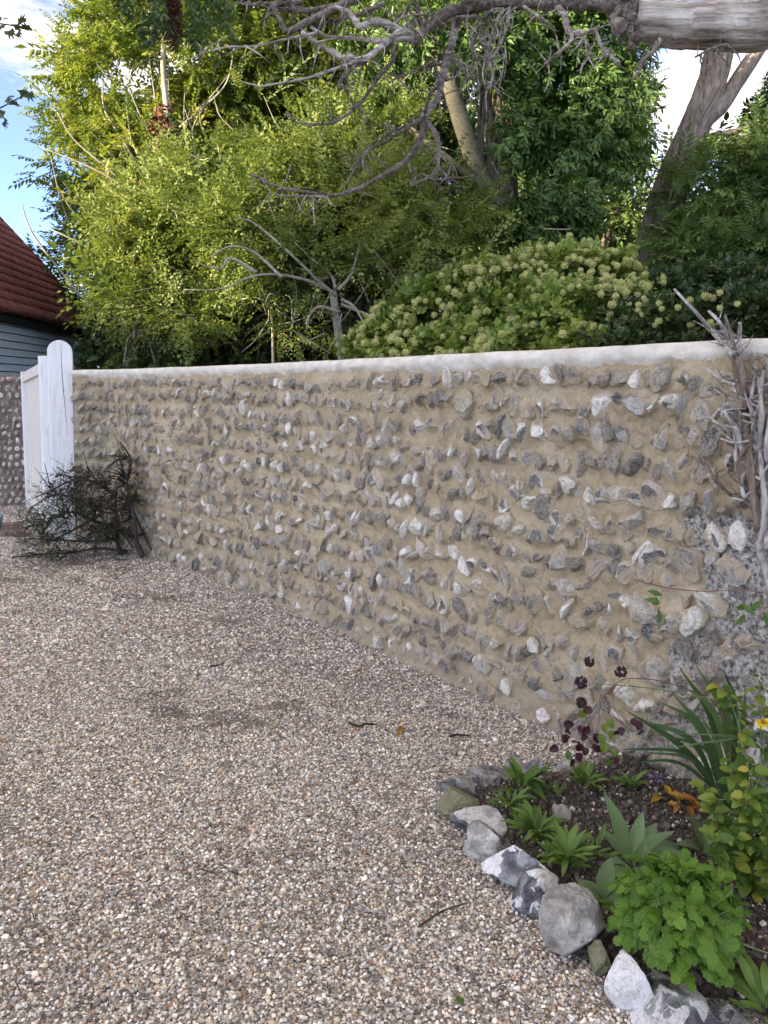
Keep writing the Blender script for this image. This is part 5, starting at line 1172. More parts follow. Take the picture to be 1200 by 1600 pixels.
# ------------------------------------------------------------------ dead climber on the wall at the right
base = wall_pt(1195, 1080, 0.12); base[2] = 0.03
t = tree('dead_vine', 'grey dead climber with cut stubs fixed against the right end of the wall', 'dead vine', base)
def W(px, py, off=0.10): return wall_pt(px, py, off)
def wtube(mb, pts, r0, r1, seed, off=0.10, ns=7, wob=0.2):
    r = rng_(seed); Q = np.array([W(x, y, (o[0] if o else off)) for x, y, *o in pts])+r.normal(0, 0.004, (len(pts), 3)); rad = np.linspace(r0, r1, len(pts))*Q[:, 1]/FPX
    v, f = tube(Q, rad, ns, 7*len(pts), wob, seed); mb.add(v, f, r.random())
VN = [
 ([(1215, 1120, .12), (1212, 1000, .12), (1202, 920, .11), (1192, 870, .1), (1186, 830, .1)], 13, 9, 0), ([(1186, 830), (1180, 770), (1172, 710), (1168, 650), (1160, 600), (1152, 555)], 9, 11, 1),
 ([(1165, 640), (1158, 600), (1150, 565), (1146, 552)], 12, 13, 1), ([(1146, 556), (1112, 520), (1085, 488), (1055, 452)], 5.5, 3.5, 0), ([(1152, 556), (1136, 530), (1122, 505), (1110, 488)], 5, 4, 0), ([(1154, 552), (1155, 530), (1157, 504)], 6, 5, 0), ([(1148, 545), (1138, 520), (1130, 495)], 4, 3, 1),
 ([(1150, 600), (1128, 592), (1103, 575)], 5, 3.5, 0), ([(1162, 632), (1135, 620), (1114, 607)], 3, 2, 0), ([(1212, 712), (1180, 700), (1160, 684), (1132, 668), (1116, 655), (1122, 642), (1136, 630)], 6, 4, 0), ([(1185, 800), (1165, 786), (1140, 772), (1118, 750), (1100, 728), (1082, 712)], 5.5, 3.5, 1), ([(1180, 690), (1150, 692), (1128, 686)], 3.5, 3, 0),
 ([(1190, 860), (1195, 800), (1190, 740), (1188, 690), (1192, 640), (1186, 590)], 8, 5, 0), ([(1200, 860), (1205, 780), (1200, 700), (1205, 620), (1198, 560)], 8, 5, 0), ([(1178, 780), (1160, 755), (1150, 720), (1152, 690)], 7, 6, 0), ([(1175, 720), (1180, 680), (1174, 630), (1178, 575), (1172, 548)], 6, 4, 0), ([(1186, 830), (1176, 790), (1180, 740), (1172, 700), (1178, 660)], 6, 4, 1),
 ([(1160, 780), (1162, 748), (1176, 720), (1182, 690), (1180, 660), (1160, 640), (1150, 622)], 5, 4, 0), ([(1205, 650), (1188, 635), (1172, 626), (1180, 610), (1200, 600)], 3.5, 3, 0), ([(1210, 760), (1190, 748), (1165, 735)], 4, 3, 0), ([(1212, 560), (1196, 572), (1178, 582), (1170, 600)], 3, 2, 1), ([(1200, 850, .1), (1180, 905, .06)], 4, 3, 0), ([(1212, 590), (1196, 610), (1186, 640), (1192, 680)], 5, 4, 0),
 ([(1200, 560), (1190, 600), (1186, 660), (1196, 720), (1190, 790)], 4, 4, 0), ([(1150, 670), (1160, 700), (1172, 735), (1186, 770)], 6, 6, 0), ([(1135, 640), (1142, 660), (1158, 672), (1170, 690)], 5, 4, 0), ([(1205, 690), (1192, 665), (1176, 650), (1160, 648)], 4, 3, 0), ([(1165, 700), (1155, 730), (1160, 760), (1178, 775)], 4, 3, 1),
]
for k, (pts_, r0, r1, dk) in enumerate(VN):
    r0, r1 = r0*0.74, r1*0.52; mb = MB(); rk = rng_(k); pts2 = [(*p_[:2], (p_[2] if len(p_) > 2 else 0.10+rk.normal(0, 0.025))) for p_ in pts_]; wtube(mb, pts2, r0, r1, 2000+k)
    for j in range(5):
        i = rk.integers(len(pts_)-1); x, y = pts_[i][:2]; a = rk.uniform(-3.0, 0.3); L = rk.uniform(16, 46); wtube(mb, [(x, y, pts2[i][2]), (x+0.5*L*math.cos(a)+rk.normal(0, 3), y+0.5*L*math.sin(a), pts2[i][2]+rk.normal(0, 0.02)), (x+L*math.cos(a), y+L*math.sin(a), pts2[i][2]+rk.normal(0, 0.04))], rk.uniform(1.0, 2.0), 0.5, 2100+10*k+j, ns=5)
    build(mb, 'stem', VINEB if dk else VINEW, t, True)

# ------------------------------------------------------------------ edging flints round the bed
def rock(w, d, h, seed, style):
    V0, F = ICO[4]; r = rng_(seed); lump = {'angular': 0.42, 'flat': 0.36, 'round': 0.32, 'tall': 0.26}[style]
    dd = 1+lump*fbm(V0*1.1+seed*3.3, 2, seed)+0.16*fbm(V0*2.7+seed, 3, seed+5)
    V = V0*dd[:, None]; core = np.zeros(len(V))
    for k in range({'angular': 9, 'flat': 6, 'round': 5, 'tall': 5}[style]):
        n_ = r.normal(size=3); n_ /= np.linalg.norm(n_); t_ = V@n_-(r.uniform(0.34, 0.7) if style == 'angular' else r.uniform(0.42, 0.8)); V = np.where(t_[:, None] > 0, V-np.outer(t_, n_)*0.97, V)
        if k < 3: core = np.maximum(core, np.clip(t_*6, 0, 1))
    V += (0.035*fbm(V0*4+seed, 3, seed+9)+0.03*fbm(V0*9+seed, 2, seed+19))[:, None]*V0
    return V*np.array([w/2, d/2, h/2]), F, core
for k, (px, py, w, h, tone, core_, lich, lab, style) in enumerate(STN):
    g = stone_pos[k]; dist = g[1]*CT+CAM_H*ST; wm = w*dist/FPX; hm = h*dist/FPX
    V, F, co = rock(wm*1.3, min(wm*1.2, 0.24), hm*1.2, 60+k, style)
    o = mk('edging_stone', V, F, None, STONE, smooth=False, pattr={'core': np.clip(co*0.55+core_*0.42, 0, 1)-0.02, 'tone': np.full(len(V), min(1.0, tone*1.05+(0.2 if tone > 0.5 else 0.14))), 'lichen': np.full(len(V), lich)},
           loc=(g[0], g[1]+0.02, hm*0.36)); o.rotation_euler = (0, 0, rng_(k).uniform(-0.4, 0.4))
    tag(o, lab, 'stone', 'flint stones edging the flower bed')

# ------------------------------------------------------------------ plants of the bed: every leaf an object
def leaf_mesh(name, L, Wd, mat, n=8, prof=None, lobes=0, depth=0.0, curl=0.3, fold=0.15, wave=0.0, rnd=0.5, seed=0, m=2, shift=0.0):
    r = rng_(seed); prof = prof or (lambda t: math.sin(math.pi*min(1, t**0.75))**0.8)
    V = []; tt_ = np.linspace(0, 1, n+1)
    for t in tt_:
        w = Wd/2*max(prof(t), 0.0)
        if lobes: w *= 1-depth*(0.5+0.5*math.cos(2*math.pi*lobes*t))
        ang = curl*t; y = L*(math.sin(ang)/curl if abs(curl) > 1e-3 else t); z = -L*((1-math.cos(ang))/curl if abs(curl) > 1e-3 else 0)
        for q_ in range(-m, m+1):
            u = q_/m; V.append((u*w, y+abs(u)*shift*w, z+fold*abs(u)*w+wave*w*math.sin(t*17+q_*1.7+seed)))
    k = 2*m+1; F = [(i*k+j, i*k+j+1, (i+1)*k+j+1, (i+1)*k+j) for i in range(n) for j in range(k-1)]
    return mk_mesh(name, np.array(V), None, np.array(F), mat, np.full(len(F), rnd), smooth=True)
def put(me, par, pos, d, up, sc=1.0, name='leaf'):
    R = rotm(np.array(d, float), np.array(up, float)); m_ = Matrix(R.tolist()).to_4x4()@Matrix.Scale(sc, 4); m_.translation = Vector(np.array(pos)-np.array(par.location)); return link(name, me, par, mtx=m_)
def gz(px, py):                                   # a spot on the soil seen at a pixel
    g = G(px, py); 
    for _ in range(4): g = G(px, py, float(soil_z(np.array([g[0]]), np.array([g[1]]))[0]))
    return g
def stem(par, pts, r0, r1, mat, name='stem', seed=0, ns=6):
    mb = MB(); v, f = tube(pts, np.linspace(r0, r1, len(pts)), ns, 6*len(pts), 0.08, seed); mb.add(v, f); return build(mb, name, mat, par, True)

# bright green feverfew-like clump
g = gz(1062, 1512); t = thing('herb_clump', 'bright green bushy herb with lobed leaves at the front of the bed', 'plant', g)
def lobed_leaf(seed, L=0.075):                     # pinnate leaf with rounded, toothed lobes
    r = rng_(seed); mb = MB(); mbv = []
    segs = [(0.34, 0.42, 1), (0.34, 0.42, -1), (0.62, 0.48, 1), (0.62, 0.48, -1), (0.88, 0.52, 0), (0.14, 0.24, 1), (0.14, 0.24, -1)]
    for (t0, sz, sd_) in segs:
        ln = L*sz*r.uniform(0.9, 1.1); c = np.array([0, L*t0, 0.002*r.normal()]); d = np.array([sd_*0.9, 0.62 if sd_ else 1.0, -0.12+0.1*r.normal()]); d /= np.linalg.norm(d)
        R = rotm(d, (0, 0, 1)); pts_ = [(0, 0, 0)]
        for k in range(15):
            a = math.pi*(k/14-0.5)*1.3; rad = 0.5*ln*(1.06+0.13*math.cos(9.0*a)); pts_.append((math.sin(a)*rad*0.95, 0.45*ln+math.cos(a)*rad, -0.12*rad+0.0012*math.cos(k*2.2)))
        V = np.array(pts_)@R.T+c; mb.add(V, np.array([[0, k+1, k] for k in range(1, 15)]), 0.5+r.normal(0, 0.12))
    V = np.concatenate(mb.V); V[:, 2] += -2.2*np.clip(V[:, 1], 0, 1)**2-2.5*np.abs(V[:, 0])**2
    return mk_mesh('leaf', V, np.concatenate(mb.F3), None, L_FEV, np.concatenate(mb.a3))
LV = [lobed_leaf(k) for k in range(5)]
rr = rng_(301); c0 = g+np.array([0.0, 0.03, 0.0])
for k in range(290):
    z = rr.uniform(-0.25, 1.0); a = rr.uniform(0, 6.283); q_ = math.sqrt(max(0, 1-z*z)); d = np.array([q_*math.cos(a), q_*math.sin(a), z]); rad = np.array([0.185, 0.17, 0.19])*rr.uniform(0.55, 1.0)**0.5*(1+0.15*math.sin(3*a+2*z))
    p = c0+np.array([0, 0, 0.10])+d*rad*0.80; p[2] = max(p[2], 0.05)
    dr = d*np.array([1, 1, 0.3])+np.array([0, 0, -0.12])+rr.normal(0, 0.35, 3); up = d*0.9+np.array([0, -0.35, 0.7])+rr.normal(0, 0.22, 3)
    put(LV[rr.integers(5)], t, p-dr/np.linalg.norm(dr)*0.02, dr, up, rr.uniform(0.38, 0.74))
for k in range(30):
    a = rr.uniform(0, 6.283); e = c0+np.array([0.13*math.cos(a), 0.12*math.sin(a), rr.uniform(0.12, 0.24)]); stem(t, [c0, (c0+e)/2+np.array([0, 0, 0.03]), e], 0.0022, 0.0012, STEMG, seed=k)

# felted rosette with big leaves
LANC = lambda t: max(0.0, math.sin(math.pi*t**0.62))**0.75*(0.35+0.65*min(1, t*2.2))
MUL = [leaf_mesh('leaf', 0.20, 0.062, L_MUL, 9, LANC, curl=c_, fold=0.22, wave=0.05, rnd=v, seed=k) for k, (c_, v) in enumerate([(0.35, 0.5), (0.9, 0.4), (1.5, 0.6), (0.6, 0.75)])]
g = gz(985, 1352); t = thing('mullein_rosette', 'rosette of large felted grey-green tongue-shaped leaves behind the bright herb', 'plant', g)
for (dx, dy, dz, sc, mi) in [(-0.22, 0.1, 1.0, 1.12, 0), (0.30, 0.35, 1.0, 0.82, 3), (0.75, 0.15, 0.8, 1.0, 2), (-0.55, -0.25, 0.75, 0.5, 2), (0.75, -0.3, 0.9, 1.1, 2), (0.35, -0.2, 1.1, 0.9, 1), (-0.5, -0.5, 0.35, 0.7, 1), (0.6, 0.5, 0.7, 0.85, 3), (-0.3, 0.6, 0.6, 0.7, 1), (0.2, -0.7, 0.4, 0.8, 1), (0.85, 0.1, 0.5, 0.9, 1)]:
    put(MUL[mi], t, g+np.array([dx*0.015, dy*0.015, 0]), (dx, dy, dz), (-dx*0.6, -dy*0.6-0.3, 1.0), sc)
g = gz(940, 1408); t = thing('broad_leaf_plant', 'pale broad felted leaves lying beside the largest grey boulder', 'plant', g)
for (dx, dy, dz, sc, mi) in [(0.2, 0.2, 0.9, 0.62, 1), (-0.25, -0.2, 0.7, 0.6, 2), (0.5, -0.3, 0.5, 0.55, 1), (-0.4, 0.5, 0.4, 0.5, 1)]:
    o = put(MUL[mi], t, g, (dx, dy, dz), (-dx, -dy-0.4, 1.0), sc); o.scale[0] *= 1.5
g = gz(1100, 1330); t = thing('felted_plant', 'upright pale felted leaves between the bright herb and the yellowing shrub', 'plant', g)
for (dx, dy, dz, sc, mi) in [(-0.25, 0.0, 1.0, 0.65, 0), (0.2, 0.1, 1.0, 0.6, 3), (-0.6, -0.2, 0.6, 0.55, 1), (0.6, -0.2, 0.7, 0.6, 1)]:
    o = put(MUL[mi], t, g, (dx, dy, dz), (-dx, -dy-0.4, 1.0), sc); o.scale[0] *= 1.25

# seedlings
SL = [leaf_mesh('leaf', 0.07, 0.018, L_SEED, 6, LANC, curl=c_, fold=0.25, wave=0.08, rnd=v, seed=k+20) for k, (c_, v) in enumerate([(0.5, 0.35), (0.9, 0.6), (1.3, 0.8)])]
for (x, y, n_, sz, lab) in [(818, 1228, 26, 0.95, 'leafy green seedling clump beside the blue-grey back flints'), (795, 1258, 22, 0.8, 'low leafy seedling just inside the back corner stone'), (838, 1302, 34, 0.9, 'wide green seedling tuft behind the tan edging flint'), (885, 1352, 30, 1.0, 'green seedling with tall strap leaves behind the white holed flint'), (915, 1222, 26, 0.75, 'green seedling under the purple-leaved stems'), (985, 1224, 24, 0.6, 'small round-leaved seedling by the tiny violet flowers'), (868, 1240, 10, 0.5, 'tiny seedling between two back clumps'), (930, 1335, 10, 0.7, 'small seedling beside the felted rosette'), (1195, 1592, 14, 1.3, 'glossy green leaves at the bottom right corner of the bed')]:
    g = gz(x, y+8); sz *= 1.45; t = thing('seedling', lab, 'plant', g, 'seedlings in the flower bed'); rr = rng_(x+y)
    for k in range(int(n_*1.35)):
        a = rr.uniform(0, 6.283); z = rr.uniform(0.4, 2.4); d = (math.cos(a), math.sin(a), z); off = np.array([math.cos(a), math.sin(a), 0])*rr.uniform(0, 0.025)*sz
        put(SL[rr.integers(3)], t, g+off+np.array([0, 0, rr.uniform(0, 0.035)*sz]), d, (-d[0], -d[1]-0.3, 1.0), sz*rr.uniform(0.55, 1.15))
    stem(t, [g-np.array([0, 0, 0.01]), g+np.array([0.002, 0, 0.02])], 0.003, 0.002, STEMG)

# strap-leaved iris clump against the wall
g = gz(1138, 1262); t = thing('iris_clump', 'clump of long green strap leaves leaning left at the foot of the wall', 'plant', g)
def strap(par, pts, w, mat, rnd=0.5, seed=0):
    Q, _ = smooth_path(pts, np.ones(len(pts)), 14); T = np.gradient(Q, axis=0); T /= np.linalg.norm(T, axis=1)[:, None]; V = []
    for k in range(14):
        u = k/13; sx = np.cross(T[k], np.array([0.15, -1, 0.35])); sx /= np.linalg.norm(sx)+1e-9; hw_ = w/2*min(1, 0.55+1.2*u)*(1-max(0, (u-0.45)/0.55)**1.6)+0.0004; nn_ = np.cross(sx, T[k])
        V += [Q[k]-sx*hw_+nn_*hw_*0.25, Q[k], Q[k]+sx*hw_+nn_*hw_*0.25]
    V = np.array(V)-np.array(par.location); F = [(3*k+j, 3*k+j+1, 3*k+j+4, 3*k+j+3) for k in range(13) for j in range(2)]
    return mk('leaf', V, None, np.array(F), mat, par, fattr=np.full(len(F), rnd), smooth=True)
Yg = g[1]; rr = rng_(311)
for k, (x1, y1, x2, y2, w) in enumerate([(1060, 1170, 975, 1108, 0.020), (1075, 1160, 1000, 1125, 0.018), (1070, 1180, 965, 1170, 0.012), (1095, 1150, 1048, 1080, 0.020), (1105, 1130, 1060, 1040, 0.022), (1110, 1120, 1072, 1075, 0.020), (1122, 1120, 1085, 1035, 0.020), (1130, 1120, 1105, 1060, 0.018), (1140, 1110, 1130, 1045, 0.018), (1060, 1195, 990, 1190, 0.010), (1085, 1140, 1030, 1095, 0.016), (1100, 1175, 1040, 1150, 0.014), (1150, 1150, 1165, 1070, 0.016), (1078, 1190, 1010, 1175, 0.012), (1118, 1180, 1090, 1110, 0.018)]):
    p0 = g+np.array([rr.normal(0, 0.02), rr.normal(0, 0.02), -0.01]); strap(t, [p0, P(x1+8, y1, Yg-0.04+rr.normal(0, 0.03)), P(x2, y2, Yg-0.10+rr.normal(0, 0.03))], w*1.15, L_IRIS, rr.random(), k)
# low rosette of arching grassy leaves by the right edge
g = gz(1150, 1290); t = thing('grassy_plant', 'thin arching pale green grass stems crossing in front of the strap leaves', 'plant', g)
for k, pts_ in enumerate([[(1200, 1160), (1120, 1158), (1030, 1172), (1060, 1176)], [(1210, 1165), (1140, 1150), (1060, 1146), (968, 1186)], [(1170, 1240), (1150, 1170), (1100, 1100), (1000, 1020)]]):
    strap(t, [g]+[P(x, y, 2.25) for x, y in pts_[:3]], 0.007, L_IRIS, 0.7, k+40)

# yellowing toothed-leaf shrub at the right edge
TOOTH = lambda t: math.sin(math.pi*min(1, t**0.7))**0.7
YL = [leaf_mesh('leaf', 0.062, 0.042, L_YEL, 12, TOOTH, lobes=6, depth=0.16, curl=c_, fold=0.2, wave=0.1, rnd=v, seed=k+30) for k, (c_, v) in enumerate([(0.4, 0.15), (0.8, 0.4), (0.6, 0.65), (1.1, 0.95)])]
def leafy(name, lab, cat, gpt, stems, n_, meshes, seed, sz=1.0, smat=STEMG, spread=0.05, pick=None):
    t = thing(name, lab, cat, gpt); rr = rng_(seed)
    for j, s_pts in enumerate(stems):
        Q = [gpt+np.array([rr.normal(0, 0.015), rr.normal(0, 0.015), -0.01])]+[P(*p_) for p_ in s_pts]; stem(t, Q, 0.0028, 0.0012, smat, seed=seed+j)
        Qs, _ = smooth_path(Q, np.ones(len(Q)), 40)
        for k in range(n_):
            i = int(rr.uniform(6, 39.9)); a = rr.uniform(0, 6.283); d = np.array([math.cos(a), math.sin(a)*0.8-0.2, rr.uniform(-0.3, 0.6)])
            put(meshes[rr.integers(len(meshes)) if pick is None else pick(rr)], t, Qs[i]+d*0.012*rr.random(), d, (rr.normal(0, 0.3), -0.5+rr.normal(0, 0.3), 1.0), sz*rr.uniform(0.5, 1.15))
    return t
g = gz(1185, 1400); Ys = 2.12
leafy('yellowing_shrub', 'leafy shrub with yellowing toothed leaves at the right edge of the bed', 'plant', g,
      [[(1180, 1300, Ys), (1165, 1200, Ys+.1), (1150, 1090, Ys+.15)], [(1195, 1280, Ys), (1190, 1180, Ys+.1), (1185, 1060, Ys+.1)], [(1150, 1330, Ys), (1120, 1280, Ys), (1105, 1230, Ys)], [(1170, 1330, Ys), (1150, 1250, Ys), (1140, 1180, Ys+.1)], [(1215, 1300, Ys), (1220, 1180, Ys), (1215, 1080, Ys)], [(1190, 1340, Ys-.05), (1160, 1310, Ys-.1), (1110, 1310, Ys-.12)], [(1205, 1300, Ys), (1180, 1240, Ys), (1150, 1120, Ys+.1), (1128, 1075, Ys+.15)], [(1210, 1380, Ys-.1), (1190, 1330, Ys-.12), (1150, 1300, Ys-.1)], [(1185, 1350, Ys), (1165, 1270, Ys-.1), (1175, 1200, Ys-.1)], [(1170, 1380, Ys-.05), (1140, 1345, Ys-.08), (1112, 1325, Ys-.06)], [(1205, 1350, Ys-.1), (1195, 1290, Ys-.12), (1165, 1250, Ys-.1), (1120, 1250, Ys-.05)]],
      50, YL, 321, 0.72)
# purple-leaved stems with dark seed heads arching over the back of the bed
PL = [leaf_mesh('leaf', 0.042, 0.032, L_PUR, 6, TOOTH, curl=0.6, fold=0.3, wave=0.15, rnd=v, seed=k+50) for k, v in enumerate([0.1, 0.3, 0.5, 0.7])]
PLY = [leaf_mesh('leaf', 0.042, 0.032, L_YEL, 6, TOOTH, curl=0.6, fold=0.3, wave=0.15, rnd=v, seed=k+60) for k, v in enumerate([0.5, 0.8])]
g = gz(1150, 1275); Yp = 2.45
t = thing('purple_stems', 'arching reddish stems with dark purple leaves hanging in front of the wall base', 'plant', g)
for k, s_pts in enumerate([[(1130, 1120, Yp), (1060, 1072, Yp), (985, 1060, Yp), (955, 1075, Yp), (925, 1110, Yp), (905, 1150, Yp)], [(960, 1072, Yp), (940, 1095, Yp), (935, 1130, Yp), (925, 1175, Yp)], [(985, 1062, Yp), (960, 1085, Yp), (962, 1110, Yp), (985, 1150, Yp)], [(945, 1090, Yp), (960, 1120, Yp), (990, 1145, Yp)], [(920, 1120, Yp), (892, 1145, Yp), (875, 1170, Yp)]]):
    stem(t, ([g] if k == 0 else [])+[P(*p_) for p_ in s_pts], 0.0022 if k == 0 else 0.0013, 0.001, STEMR, seed=k)
rr = rng_(331)
for (x, y, m_) in [(880, 1135, 0), (890, 1147, 1), (872, 1170, 0), (877, 1160, 1), (908, 1137, 2), (915, 1150, 0), (922, 1140, 0), (928, 1150, 1), (965, 1145, 0), (972, 1140, 1), (985, 1128, 2), (1000, 1130, 0), (945, 1135, 9), (952, 1145, 9), (940, 1150, 9), (946, 1162, 9), (912, 1112, 9), (924, 1108, 3), (900, 1180, 3), (885, 1178, 9), (893, 1190, 0), (930, 1165, 2), (918, 1172, 0), (955, 1175, 9), (952, 1190, 9), (963, 1185, 2), (905, 1165, 0), (938, 1172, 0), (897, 1160, 2), (948, 1128, 9), (1003, 1142, 0), (884, 1152, 0)]:
    put(PL[m_] if m_ < 9 else PLY[rr.integers(2)], t, P(x, y-4, Yp+rr.normal(0, 0.02)), rr.normal(0, 0.7, 3)+np.array([0, -0.3, -0.7]), rr.normal(0, 0.5, 3)+np.array([0, -1, 0.4]), rr.uniform(0.7, 1.0))
for k, (x, y, s_) in enumerate([(908, 1066, 12), (921, 1034, 9), (970, 1050, 11), (908, 1098, 10), (1120, 1340, 8)][:4]):
    mb = MB(); V, F = ICO[2]; rr = rng_(340+k); c_ = P(x, y, Yp)
    for j in range(34):
        d = rr.normal(size=3); d /= np.linalg.norm(d); mb.add(V*np.array([0.0042, 0.0042, 0.006])+c_+d*M(s_, Yp)*0.75*np.array([1, 1, 0.9]), F)
    build(mb, 'seed_head', SEEDH, t)
# long bare stems
for (lab, pts_, r0, mat, lv) in [
    ('long thin green stem arching left from the shrub across the wall base', [(1210, 1120, 2.3), (1140, 1100, 2.35), (1060, 1082, 2.4), (985, 1072, 2.45), (925, 1068, 2.5)], 0.0026, STEMG, 0),
    ('pale straw stalk leaning over the back edging stones', [(935, 1165, 2.5), (915, 1190, 2.48), (880, 1207, 2.46), (845, 1217, 2.44)], 0.0016, STEMR, 0),
    ('pale green prickly stem lying across the bright herb', [(1080, 1405, 1.86), (1110, 1440, 1.84), (1150, 1470, 1.82), (1215, 1495, 1.8)], 0.0042, STEMG, 0),
    ('thin creeper shoot with a few green leaves crossing the old mortar patch', [(990, 905, 2.62), (1040, 918, 2.58), (1100, 924, 2.5), (1160, 922, 2.42), (1215, 930, 2.35)], 0.0022, STEMR, 1)]:
    t = thing('long_stem', lab, 'stem', P(*pts_[0])); stem(t, [P(*p_) for p_ in pts_], r0, r0*0.6, mat)
    if lv:
        for (x, y) in [(1022, 930), (1030, 938), (1018, 942), (1028, 950), (1034, 930), (1150, 950), (1160, 945), (1172, 952), (1182, 940), (1165, 960), (1192, 955)]: put(SL[0], t, P(x, y, 2.52 if x < 1100 else 2.4), rng_(x).normal(0, 0.5, 3)+np.array([0, -0.4, -0.6]), (0.2, -1, 0.3), 0.75).scale[0] *= 1.5
        stem(t, [P(1036, 918, 2.58), P(1030, 950, 2.57), P(1033, 990, 2.57)], 0.0012, 0.0008, STEMG)
# yellow daisy at the right edge, violet florets, withered leaves
g = P(1192, 1128, 2.1); t = thing('yellow_flower', 'single bright yellow flower at the right edge above the shrub', 'flower', g)
pm = leaf_mesh('petal', 0.024, 0.009, YFLOW, 4, curl=0.3, fold=0.1)
for k in range(11): a = k*0.571; put(pm, t, g, (math.cos(a), -0.25, math.sin(a)*0.5), (0, -0.6, 1), 1.0, 'petal')
mb = MB(); V, F = ICO[2]; mb.add(V*0.006+g+np.array([0, -0.003, 0.002]), F); build(mb, 'centre', L_ORG, t); stem(t, [g, g+np.array([0.02, 0.02, -0.15]), g+np.array([0.05, 0.03, -0.4])], 0.0015, 0.002, STEMG)
g = gz(1028, 1225); t = thing('violet_flowers', 'tiny violet flowers beside the strap leaves', 'flower', g); rr = rng_(351)
stem(t, [g, g+np.array([0, 0, 0.03])], 0.0015, 0.001, STEMG)
vm = leaf_mesh('petal', 0.011, 0.009, PFLOW, 3, curl=0.4, fold=0.1)
for k in range(22): put(vm, t, g+np.array([rr.normal(0, 0.018), rr.normal(0, 0.012), rr.uniform(0.012, 0.045)]), rr.normal(0, 1, 3), (0, -0.5, 1), rr.uniform(0.7, 1.1), 'petal')
g = gz(1068, 1262); t = thing('withered_leaves', 'withered orange and yellow leaves below the strap-leaved clump', 'plant', g)
om = [leaf_mesh('leaf', 0.07, 0.03, L_ORG, 6, TOOTH, curl=c_, fold=0.4, wave=0.2, rnd=v, seed=k+70) for k, (c_, v) in enumerate([(1.2, 0.1), (1.6, 0.4), (0.8, 0.9)])]; rr = rng_(352)
for k in range(15): a = rr.uniform(0, 6.28); put(om[rr.integers(3)], t, g+np.array([rr.normal(0, 0.025), rr.normal(0, 0.02), rr.uniform(0.0, 0.03)]), (math.cos(a), math.sin(a), rr.uniform(0.1, 0.9)), (0, -0.3, 1), rr.uniform(0.5, 1.0))

# ------------------------------------------------------------------ fallen dark bush by the gate
Yb = 6.75; g = G(205, 872); t = thing('fallen_bush', 'dark collapsed bush sprawling in front of the white gate', 'bush', g)
mb = MB()
BB = [[(196, 876, Yb), (184, 850, Yb), (178, 820, Yb), (178, 790, Yb), (182, 760, Yb)], [(222, 872, Yb), (214, 840, Yb), (206, 810, Yb), (206, 785, Yb), (197, 755, Yb), (192, 722, Yb)], [(180, 825, Yb), (150, 812, Yb), (110, 805, Yb), (70, 812, Yb), (35, 830, Yb)], [(206, 790, Yb), (180, 800, Yb), (150, 795, Yb), (120, 780, Yb), (85, 775, Yb), (50, 790, Yb)], [(182, 770, Yb), (150, 752, Yb), (115, 752, Yb), (80, 765, Yb), (55, 778, Yb)], [(170, 765, Yb), (140, 742, Yb), (110, 735, Yb)], [(200, 860, Yb), (160, 856, Yb), (110, 862, Yb), (60, 866, Yb), (20, 870, Yb)], [(150, 800, Yb), (110, 830, Yb), (70, 850, Yb)], [(185, 840, Yb), (140, 845, Yb), (90, 846, Yb), (45, 846, Yb)], [(206, 800, Yb), (226, 836, Yb), (240, 862, Yb)], [(180, 800, Yb), (196, 830, Yb), (206, 850, Yb)], [(195, 745, Yb), (200, 715, Yb), (190, 690, Yb)]]
for k, pp in enumerate(BB): pxtube(mb, [(x, y, Y_-0.12*abs(math.sin(k*1.7))) for x, y, Y_ in pp], 4.2 if k < 2 else 2.4, 1.0, 6, 0.25, 1700+k, 0.015)
rr = rng_(361)
for k in range(150):
    pp = BB[rr.integers(len(BB))]; i = rr.integers(len(pp)-1); x, y, _ = pp[i]; a = rr.uniform(2.0, 4.6); L = rr.uniform(14, 46); pxtube(mb, [(x, y, Yb), (x+0.5*L*math.cos(a), y+0.4*L*math.sin(a)-3, Yb-rr.uniform(0, .3)), (x+L*math.cos(a), min(y+L*math.sin(a), 874), Yb-rr.uniform(0, .4))], 1.0, 0.4, 4, 0.1, 1750+k, cap=False)
build(mb, 'branches', DARKTWIG, t, True)
TB = [tpl_shoot(7, 0.11, 0.017, 0.007, seed=k+9) for k in range(2)]
lob = [lobe(90, 768, 45, 18, Yb, 0.2), lobe(110, 742, 26, 10, Yb, 0.2), lobe(60, 790, 26, 16, Yb-0.1, 0.2), lobe(140, 780, 45, 26, Yb, 0.25), lobe(100, 812, 60, 22, Yb-0.1, 0.3), lobe(90, 848, 70, 20, Yb-0.2, 0.3), lobe(165, 825, 40, 28, Yb, 0.25), lobe(196, 735, 12, 34, Yb, 0.12), lobe(190, 775, 24, 22, Yb, 0.2), lobe(150, 752, 28, 14, Yb, 0.15)]
mb = MB(); foliage(mb, lob, 1900, TB, 362, 1.0, up=0.0, outw=0.4, rand=0.5, thr=-0.05, clump=5.0, shell=2.0); build(mb, 'foliage', L_BUSH, t)
TBr = [tpl_shoot(6, 0.07, 0.015, 0.008, seed=4)]
mb = MB(); foliage(mb, [lobe(203, 745, 13, 26, Yb-0.05, 0.1), lobe(215, 765, 12, 12, Yb-0.05, 0.1)], 55, TBr, 363, 1.0, thr=-1); build(mb, 'russet_shoots', L_PUR, t)

